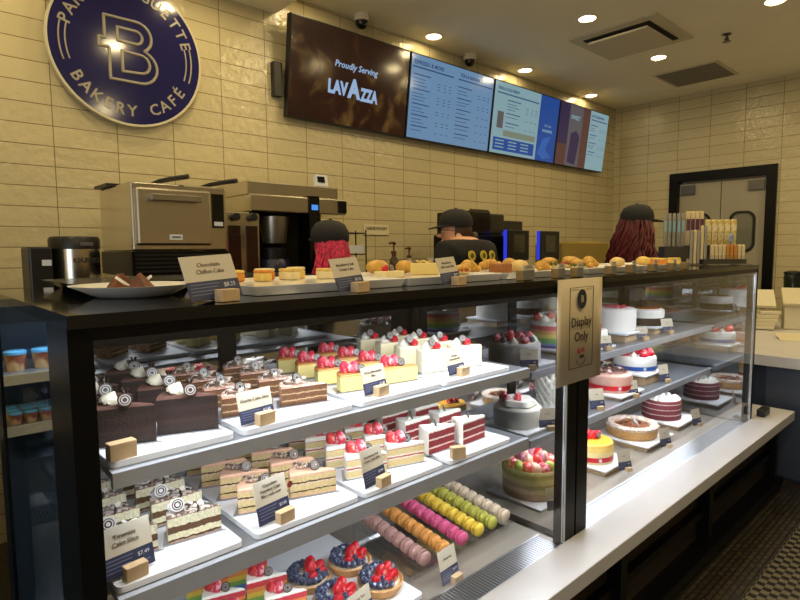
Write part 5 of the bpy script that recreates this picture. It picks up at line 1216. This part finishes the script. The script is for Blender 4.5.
o = thing('dark_tumbler', 'dark green glass tumbler leaning on the service counter', 'tumbler', (6.05, 0.30, CZ), 0, None, 1.1); q = MB(); q.lathe([(0.05, 0), (0.055, 0.02), (0.065, 0.38), (0.058, 0.40)], 24); b_ = q.build('cup', mat('tumbler_green', '17211a', 0.1), o, True); MB().lathe([(0.066, 0.40), (0.066, 0.42), (0.03, 0.43)], 24).build('lid', BLACKP, o, True)
o = thing('receipt_printer', 'cream receipt printer with a paper roll in front of the tumbler', 'printer', (5.92, 0.16, CZ), R(-60)); MB().b2(-0.08, 0.08, -0.09, 0.09, 0, 0.13).build('body', mat('term_cream', 'd2c8a8', 0.5), o, bevel=0.01); MB().lathe([(0.05, -0.06), (0.05, 0.06)], 20, (0, 0, 0.15), ax=(1, 0, 0)).build('paper_roll', CREAMC, o); MB().b2(-0.07, 0.07, -0.094, -0.09, 0.03, 0.05).build('slot', BLACKP, o)
o = thing('printed_sheet', 'white printed leaflet curling on the service counter', 'paper', (5.0, -0.05, CZ), R(-65)); MB().add([(-0.2, -0.1, 0.0), (0.2, -0.1, 0.0), (0.2, 0.1, 0.03), (-0.2, 0.1, 0.03), (-0.2, -0.1, 0.002), (0.2, -0.1, 0.002), (0.2, 0.1, 0.032), (-0.2, 0.1, 0.032)], [(0, 1, 2, 3), (4, 5, 6, 7), (0, 1, 5, 4), (1, 2, 6, 5), (2, 3, 7, 6), (3, 0, 4, 7)]).build('sheet', mat('leaflet', 'd6ccac', 0.6, col2='9a8f74', nscale=60, thr=0.7), o)
o = thing('card_reader', 'flat dark card reader at the right edge of the service counter', 'card reader', (5.95, -0.12, CZ), R(-70)); MB().b2(-0.07, 0.07, -0.1, 0.1, 0, 0.06).build('body', BLACKP, o, bevel=0.01); MB().b2(-0.05, 0.05, -0.02, 0.07, 0.0605, 0.063).build('display', GLASSB, o)
# ------------------------------------------------------------------ people
def skin_mesh(verts, edges, root=0, sub=2):
    """verts: name -> (x,y,z,rx,ry); returns mesh data grown with a Skin modifier"""
    names = list(verts); idx = {n: i for i, n in enumerate(names)}
    me = bpy.data.meshes.new('tmp'); me.from_pydata([verts[n][:3] for n in names], [(idx[a], idx[b]) for a, b in edges], [])
    o = bpy.data.objects.new('tmp', me); COL.objects.link(o)
    md = o.modifiers.new('skin', 'SKIN')
    for n in names:
        sv = me.skin_vertices[0].data[idx[n]]; v = verts[n]; sv.radius = (v[3], v[4] if len(v) > 4 else v[3]); sv.use_root = (idx[n] == root)
    ss = o.modifiers.new('ss', 'SUBSURF'); ss.levels = sub; ss.render_levels = sub
    dg = bpy.context.evaluated_depsgraph_get(); dg.update()
    m2 = bpy.data.meshes.new_from_object(o.evaluated_get(dg)); bpy.data.objects.remove(o); return m2
def join_remesh(meshes, name, m, voxel=0.008, smooth=3):
    bm = bmesh.new()
    for me in meshes: bm.from_mesh(me)
    me = bpy.data.meshes.new(name); bm.to_mesh(me); bm.free()
    o = bpy.data.objects.new(name, me); COL.objects.link(o)
    rm = o.modifiers.new('r', 'REMESH'); rm.mode = 'VOXEL'; rm.voxel_size = voxel
    if smooth: s = o.modifiers.new('s', 'SMOOTH'); s.iterations = smooth; s.factor = 0.5
    dg = bpy.context.evaluated_depsgraph_get(); dg.update()
    m2 = bpy.data.meshes.new_from_object(o.evaluated_get(dg)); bpy.data.objects.remove(o)
    m2.polygons.foreach_set('use_smooth', [True] * len(m2.polygons)); m2.materials.clear(); m2.materials.append(m)
    o = bpy.data.objects.new(name, m2); COL.objects.link(o); return o
def mbmesh(q):
    me = bpy.data.meshes.new('t'); me.from_pydata([tuple(v) for v in q.v], [], q.f); return me
HZ = 1.60        # head centre height for a 1.70 m figure
def head_mb():
    q = MB()
    def fn(p):
        x, y, z = p
        if z < 0: x *= 1 + 0.28 * z; y = y * (1 + 0.10 * z) - 0.05 * -z
        return Vector((x, y, z))
    q.ell((0, 0, HZ), (0.074, 0.094, 0.112), 28, fn=fn)
    q.lathe([(0.013, 0), (0.017, 0.018), (0.006, 0.05)], 10, (0, -0.096, HZ - 0.03), ax=(0, 0.12, 1)); q.ell((0, -0.108, HZ - 0.024), (0.014, 0.016, 0.011), 10)
    q.ell((0, -0.088, HZ - 0.058), (0.026, 0.014, 0.007), 12); q.ell((0, -0.085, HZ - 0.07), (0.022, 0.013, 0.007), 12); q.ell((0, -0.075, HZ - 0.095), (0.026, 0.022, 0.02), 12)
    for s in (-1, 1): q.ell((s * 0.074, 0.008, HZ - 0.012), (0.009, 0.02, 0.031), 10, rot=(0.2, 0, 0)); q.ell((s * 0.03, -0.082, HZ + 0.022), (0.022, 0.012, 0.007), 10)
    return q
FIT = {}; OFF = {}; HS = {}
HC = Vector((0, 0, HZ))
def person(label, loc, rz, scale, off=(0, 0, 0), hs=1.0, hyaw=0.0):
    t = thing('person', label, 'person', loc, rz, None, scale); OFF[t.name] = Vector(off); of = OFF[t.name]; HS[t.name] = hs
    HR = Matrix.Rotation(R(hyaw), 3, 'Z')
    def fit(o, l0=(0, 0, 0)): o.location = HC + HR @ (Vector(l0) - HC) * hs + of; o.rotation_euler.z += R(hyaw); o.scale = (hs, hs, hs); return o
    FIT[t.name] = fit
    V = {'pelvis': (0, 0, 0.93, 0.145, 0.11), 'belly': (0, -0.005, 1.06, 0.13, 0.10), 'chest': (0, 0, 1.22, 0.15, 0.105), 'upper': (0, 0.012, 1.345, 0.12, 0.085), 'nb': (0, 0.012 + of.y * 0.4, 1.41 + of.z * 0.2, 0.062, 0.06), 'neck': (0, 0.004 + of.y * 0.7, 1.48 + of.z * 0.8, 0.05, 0.052), 'skull': (0, of.y, 1.56 + of.z, 0.052, 0.055)}
    E = [('pelvis', 'belly'), ('belly', 'chest'), ('chest', 'upper'), ('upper', 'nb'), ('nb', 'neck'), ('neck', 'skull')]
    S = {k: V[k] for k in ('pelvis', 'belly', 'chest', 'upper', 'nb')}; SE = E[:4]; T = {'pelvis': V['pelvis']}; TE = []
    for s, nm in ((-1, 'r'), (1, 'l')):
        V[nm + 'sh'] = (s * 0.165, 0.015, 1.355, 0.06, 0.06); V[nm + 'el'] = (s * 0.235, 0.03, 1.09, 0.044, 0.044); V[nm + 'fo'] = (s * 0.22, -0.09, 1.04, 0.04, 0.04); V[nm + 'wr'] = (s * 0.18, -0.22, 1.02, 0.027, 0.024); V[nm + 'pa'] = (s * 0.165, -0.285, 1.02, 0.036, 0.016)
        E += [('upper', nm + 'sh'), (nm + 'sh', nm + 'el'), (nm + 'el', nm + 'fo'), (nm + 'fo', nm + 'wr'), (nm + 'wr', nm + 'pa')]
        for k in range(4):
            bx_ = s * (0.165 + (k - 1.5) * 0.019); L = (0.062, 0.074, 0.078, 0.068)[k]
            V[nm + 'f%da' % k] = (bx_, -0.32, 1.018, 0.0095, 0.0095); V[nm + 'f%db' % k] = (bx_, -0.32 - L * 0.55, 1.008, 0.0088, 0.0088); V[nm + 'f%dc' % k] = (bx_ - s * 0.003, -0.32 - L * 0.85, 0.985, 0.0078, 0.0078)
            E += [(nm + 'pa', nm + 'f%da' % k), (nm + 'f%da' % k, nm + 'f%db' % k), (nm + 'f%db' % k, nm + 'f%dc' % k)]
        V[nm + 't1'] = (s * 0.13, -0.275, 1.01, 0.012, 0.012); V[nm + 't2'] = (s * 0.112, -0.315, 1.0, 0.0095, 0.0095); E += [(nm + 'wr', nm + 't1'), (nm + 't1', nm + 't2')]
        V[nm + 'hi'] = (s * 0.085, 0.0, 0.86, 0.088, 0.088); V[nm + 'kn'] = (s * 0.10, -0.015, 0.48, 0.056, 0.056); V[nm + 'cf'] = (s * 0.10, 0.02, 0.34, 0.054, 0.054); V[nm + 'an'] = (s * 0.105, 0.03, 0.09, 0.036, 0.036); V[nm + 'to'] = (s * 0.12, -0.12, 0.03, 0.036, 0.026)
        E += [('pelvis', nm + 'hi'), (nm + 'hi', nm + 'kn'), (nm + 'kn', nm + 'cf'), (nm + 'cf', nm + 'an'), (nm + 'an', nm + 'to')]
        a, b = V[nm + 'sh'], V[nm + 'el']; S[nm + 'sh'] = a; S[nm + 'mid'] = tuple(a[i] * 0.25 + b[i] * 0.75 for i in range(3)) + (0.052, 0.052); SE += [('upper', nm + 'sh'), (nm + 'sh', nm + 'mid')]
        for k in ('hi', 'kn', 'cf', 'an'): T[nm + k] = V[nm + k]
        TE += [('pelvis', nm + 'hi'), (nm + 'hi', nm + 'kn'), (nm + 'kn', nm + 'cf'), (nm + 'cf', nm + 'an')]
    grow = lambda D, g: {k: v[:3] + (v[3] + g, v[4] + g) for k, v in D.items()}
    hq = head_mb(); hq.v = [HC + HR @ (v - HC) * hs + of for v in hq.v]
    b = join_remesh([skin_mesh(V, E), mbmesh(hq)], 'body', SKIN, 0.0075, 2); b.parent = t
    s_ = grow(S, 0.014); s_['nb'] = s_['nb'][:2] + (1.405 + of.z * 0.2,) + (0.075, 0.075)
    o = join_remesh([skin_mesh(s_, SE)], 'shirt', SHIRT, 0.011, 3); o.parent = t
    o = join_remesh([skin_mesh(grow(T, 0.013), TE)], 'trousers', mat('trousers', '15151a', 0.9), 0.012, 2); o.parent = t
    for s in (-1, 1):
        q = MB(); q.ell((s * 0.113, -0.06, 0.04), (0.052, 0.13, 0.042), 16, fn=lambda p: Vector((p.x, p.y, max(p.z, -0.92)))); q.build('shoe', BLACKP, t, True)
        q = MB(); q.ell((s * 0.03, -0.083, HZ + 0.008), (0.0135, 0.0115, 0.010), 12); e = q.build('eye', mat('eye_white', 'd8d0c4', 0.2), t, True); fit(e); q = MB(); q.ell((s * 0.03, -0.0925, HZ + 0.008), (0.006, 0.003, 0.006), 10); q.build('iris', DCHOC, e, True)
    q = MB(); q.ell((0, -0.1, HZ - 0.062), (0.021, 0.006, 0.008), 12); fit(q.build('lips', mat('lips', '9a4a44', 0.4), t, True))
    return t
CAPM = mat('cap_black', '141416', 0.8, bump=0.05, bscale=300)
def cap(t, tilt=0.0):
    q = MB(); q.lathe([(0.094, 0), (0.098, 0.02), (0.094, 0.055), (0.075, 0.09), (0.045, 0.107), (0.01, 0.113)], 32, wave=lambda a, k: 1 + 0.09 * abs(math.sin(a)) )
    c = q.build('cap', CAPM, t, True); c.rotation_euler = (tilt, 0, 0); FIT[t.name](c, (0, 0.002, HZ + 0.036))
    q = MB(); vs = []; n = 14
    for zz in (0.0, 0.006):
        for i in range(n + 1):
            a = math.pi + math.pi * i / n; x = 0.088 * math.cos(a); y = 0.07 * math.sin(a) - 0.02; vs.append((x, y, zz + 0.006))
        for i in range(n + 1):
            a = math.pi + math.pi * i / n; x = 0.088 * math.cos(a); y = 0.155 * math.sin(a) - 0.02 ; vs.append((x, y, zz - 0.022 * abs(math.sin(a)) + 0.006 - 0.01 * abs(math.cos(a)) * 0))
    m_ = n + 1; fs = []
    for i in range(n):
        fs += [(i, i + 1, m_ + i + 1, m_ + i), (2 * m_ + i, 2 * m_ + i + 1, 3 * m_ + i + 1, 3 * m_ + i), (m_ + i, m_ + i + 1, 3 * m_ + i + 1, 3 * m_ + i), (i, i + 1, 2 * m_ + i + 1, 2 * m_ + i)]
    q.add(vs, fs); q.build('brim', CAPM, c, True)
    q = MB(); q.ell((0, 0, 0.114), (0.009, 0.009, 0.005), 10); q.build('button', CAPM, c, True)
def strands(t, m, roots, name='hair', n=70, length=0.34, wavy=0.0, rad=0.011, spread=0.05, side=1.0, drop=0.0, lean=0.0):
    q = MB()
    for i in range(n):
        a = math.radians(random.uniform(*roots))
        z0 = HZ + random.uniform(-0.02, 0.06); x0, y0 = 0.082 * math.cos(a), 0.098 * math.sin(a) + 0.004
        L = length * random.uniform(0.8, 1.05); pts = []; ph = random.uniform(0, 6)
        for k in range(8):
            f = k / 7; o = spread * f
            pts.append((x0 * (1 + 0.25 * math.sin(f * 2.2)) + math.cos(a) * o * side + wavy * math.sin(ph + f * 9) * f ** 0.5 + lean * f * f * random.uniform(0.2, 1.3), y0 * (1 + 0.2 * math.sin(f * 2.2)) + math.sin(a) * o * 0.7 + wavy * math.cos(ph + f * 8) * f ** 0.5 + drop * f, z0 - L * f))
        q.tube(pts, [rad * (1.0 - 0.65 * (k / 7) ** 2) for k in range(8)], 6)
    o = q.build(name, m, t, True); return FIT[t.name](o)
def scalp(t, m, front=0.0):
    q = MB(); q.ell((0, 0.010, HZ + 0.01), (0.083, 0.096, 0.108), 24, fn=lambda p: Vector((p.x, max(p.y, -0.45 + front), max(p.z, -0.75)))); o = q.build('hair_cap', m, t, True); return FIT[t.name](o)

HRED = mat('hair_pink_red', 'cc3458', 0.45, noise=0.6, nscale=70); HDK = mat('hair_dark_red', '4e1218', 0.45, noise=0.55, nscale=30); HBR = mat('hair_brown', '3a2216', 0.55, noise=0.3, nscale=40)
p1 = person('person seen from behind in a black cap with long bright red hair', (1.62, 1.25, ZF), R(172), 0.935)
scalp(p1, HRED); strands(p1, HRED, (20, 160), n=260, length=0.36, wavy=0.010, rad=0.0055, spread=0.012, lean=0.075); cap(p1, -0.12)
p2 = person('person in glasses and a black cap facing left, black shirt with three yellow emblems', (2.50, 1.14, ZF), R(183), 1.09, (0, -0.06, -0.145), 0.86, 46)
scalp(p2, HBR, 0.2); cap(p2, 0.0)
q = MB(); q.ell((0, 0.115, HZ - 0.03), (0.035, 0.03, 0.035), 14); FIT[p2.name](q.build('hair_bun', HBR, p2, True))
q = MB()
for s in (-1, 1):
    q.tube([(s * 0.032 + 0.022 * math.cos(a * 0.524), -0.103, HZ + 0.010 + 0.017 * math.sin(a * 0.524)) for a in range(13)], 0.0028, 6); q.tube([(s * 0.054, -0.103, HZ + 0.014), (s * 0.078, -0.06, HZ + 0.014), (s * 0.08, 0.01, HZ + 0.008)], 0.0028, 6)
q.tube([(-0.01, -0.104, HZ + 0.012), (0.01, -0.104, HZ + 0.012)], 0.0025, 6); FIT[p2.name](q.build('glasses', mat('glasses_brown', '3a1a10', 0.3), p2, True))
for k, x in enumerate((-0.10, -0.01, 0.08)):
    q = MB(); q.lathe([(0.027, 0), (0.027, 0.006)], 20, (x, 0.118 - abs(x) * 0.12, 1.33), ax=(x * 0.8, 1, 0.12)); q.lathe([(0.013, 0.006), (0.013, 0.008)], 14, (x, 0.118 - abs(x) * 0.12, 1.33), 1, ax=(x * 0.8, 1, 0.12)); q.build('shirt_emblem', [mat('emblem_yellow', 'c9b43a', 0.6), mat('emblem_dark', '5a5420', 0.6)], p2)
p3 = person('person in a black cap with long wavy dark red hair facing right', (4.27, 0.93, ZF), R(40), 1.0, (0, 0, 0.05), 1.16)
scalp(p3, HDK, 0.1); strands(p3, HDK, (-35, 215), n=320, length=0.40, wavy=0.03, rad=0.008, spread=0.075); cap(p3, -0.05)

for l_, ns in LABELS.items():
    if len(ns) > 1 and not l_.startswith(('small lidded', 'large lidded')): print('DUP LABEL', l_, ns)
